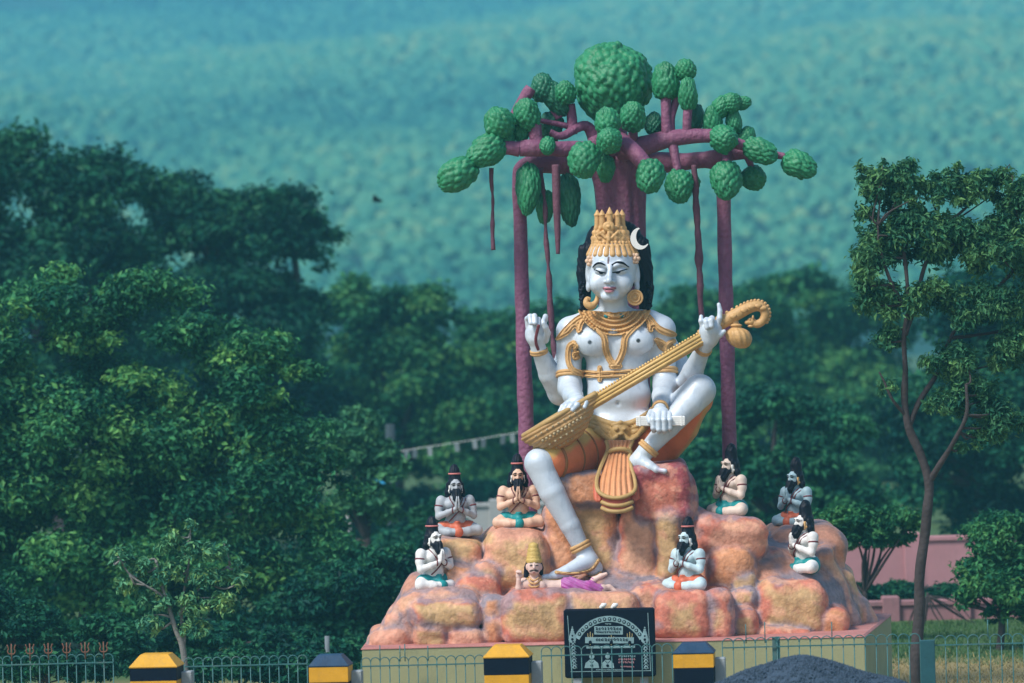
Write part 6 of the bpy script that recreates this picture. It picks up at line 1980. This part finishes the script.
# lawn blades
rs_ = np.random.RandomState(50)
n = 26000
gx_, gy_ = rs_.uniform(4.2, 11, n), rs_.uniform(-1, 16.5, n)
L = rs_.uniform(.03, .09, n) * (1 - .35 * (gy_ < 8))
ang = rs_.rand(n) * 6.283
dx_, dy_ = np.cos(ang) * .009, np.sin(ang) * .009
ln = rs_.randn(n, 2) * .025
P0 = np.stack([gx_ - dx_, gy_ - dy_, 0 * gx_], 1); P1 = np.stack([gx_ + dx_, gy_ + dy_, 0 * gx_], 1); P2 = np.stack([gx_ + ln[:, 0], gy_ + ln[:, 1], L], 1)
cg = np.where((gy_ + rs_.randn(n) * 1.2 > 7.5)[:, None], np.array((.06, .13, .04)), np.array((.33, .26, .11))) * rs_.uniform(.7, 1.3, n)[:, None]
gr = obj('grass', make_mesh('grass', np.stack([P0, P1, P2], 1).reshape(-1, 3), [np.arange(n * 3).reshape(-1, 3)], False, np.repeat(cg, 3, 0)), M['leaf'], org=(7, 8, 0))
kind(gr, 'stuff')

# ------------------------------------------------------------------ the forested mountainside
def hill_z(x, y):
    t = np.clip((y - 380) / 1400, 0, 2)
    z = 6 + 165 * t ** 1.25
    P = np.stack([x, y, 0 * x], -1)
    return z + np.clip(t * 4, 0, 1) * (7 * noise(P, .006, 2) + 3.5 * noise(P, .02, 2))
nx, ny = 70, 110
gx = np.linspace(-520, 520, nx); gy = np.linspace(360, 1890, ny)
X, Y = np.meshgrid(gx, gy, indexing='ij')
Vh_ = np.stack([X, Y, hill_z(X, Y) - 2 - 6 * (Y < 380)], -1).reshape(-1, 3)
i, j = np.meshgrid(np.arange(nx - 1), np.arange(ny - 1), indexing='ij')
a = (i * ny + j).ravel()
kind(obj('hillside', make_mesh('hillside', Vh_, [np.stack([a, a + ny, a + ny + 1, a + 1], 1)]), mat('hill_soil', (.012, .06, .045), rough=.95, var=.3, vscale=.02, bump=0)), 'structure')
rs_ = np.random.RandomState(60)
n = 180000
cy = 380 + 1500 * rs_.rand(n) ** .9
cx = rs_.uniform(-1, 1, n) * (190 + cy * .22)
dens = noise(np.stack([cx, cy, 0 * cx], -1), .02, 3)
ok = dens > -1.6
cx, cy, dens = cx[ok], cy[ok], dens[ok]
n = len(cx)
rr_ = rs_.uniform(1.3, 2.9, n) * (.15 + cy / 2200) * (1 + .3 * (dens > .5))
cz = hill_z(cx, cy)
th = np.arange(6) / 6 * 6.283
rings = [(.95, -.3), (.86, .42)]
B = [(r * math.cos(t), r * math.sin(t), z) for r, z in rings for t in th] + [(0, 0, 1.0)]
B = np.array(B)
Qb = np.array([(k, (k + 1) % 6, 6 + (k + 1) % 6, 6 + k) for k in range(6)])
Tb = np.array([(6 + k, 6 + (k + 1) % 6, 12) for k in range(6)])
Vf = B[None] * (1 + .22 * rs_.randn(n, len(B), 1)) * np.stack([rr_, rr_, rr_ * .9], 1)[:, None] + np.stack([cx, cy, cz + rr_ * .5], 1)[:, None]
pal = np.array([(.007, .064, .068), (.036, .18, .125), (.10, .30, .17), (.22, .36, .17)])
t = np.clip(.42 + .16 * dens + .22 * noise(np.stack([cx * .6, cy * .35, 0 * cx], -1), .012, 3) + .15 * rs_.randn(n), 0, .999) * 3
i0 = t.astype(int); f = (t - i0)[:, None]
cc = pal[i0] * (1 - f) + pal[np.minimum(i0 + 1, 3)] * f
off = np.arange(n)[:, None, None] * len(B)
forest = obj('forest', make_mesh('forest', Vf.reshape(-1, 3), [(Qb[None] + off).reshape(-1, 4), (Tb[None] + off).reshape(-1, 3)], True, np.repeat(cc, len(B), 0)), M['leaf'])
kind(forest, 'stuff')

# ------------------------------------------------------------------ haze
hz = MB().box((0, 915, 130), (700, 1000, 132))
hm = bpy.data.materials.new('haze_air')
hm.use_nodes = True
hn = hm.node_tree
hn.nodes.remove(hn.nodes['Principled BSDF'])
pv = hn.nodes.new('ShaderNodeVolumePrincipled')
pv.inputs['Color'].default_value = (.19, .67, .89, 1)
pv.inputs['Density'].default_value = .0006
pv.inputs['Anisotropy'].default_value = .0
hn.links.new(pv.outputs[0], hn.nodes['Material Output'].inputs['Volume'])
kind(obj('haze', hz.mesh('haze', False), hm), 'stuff')
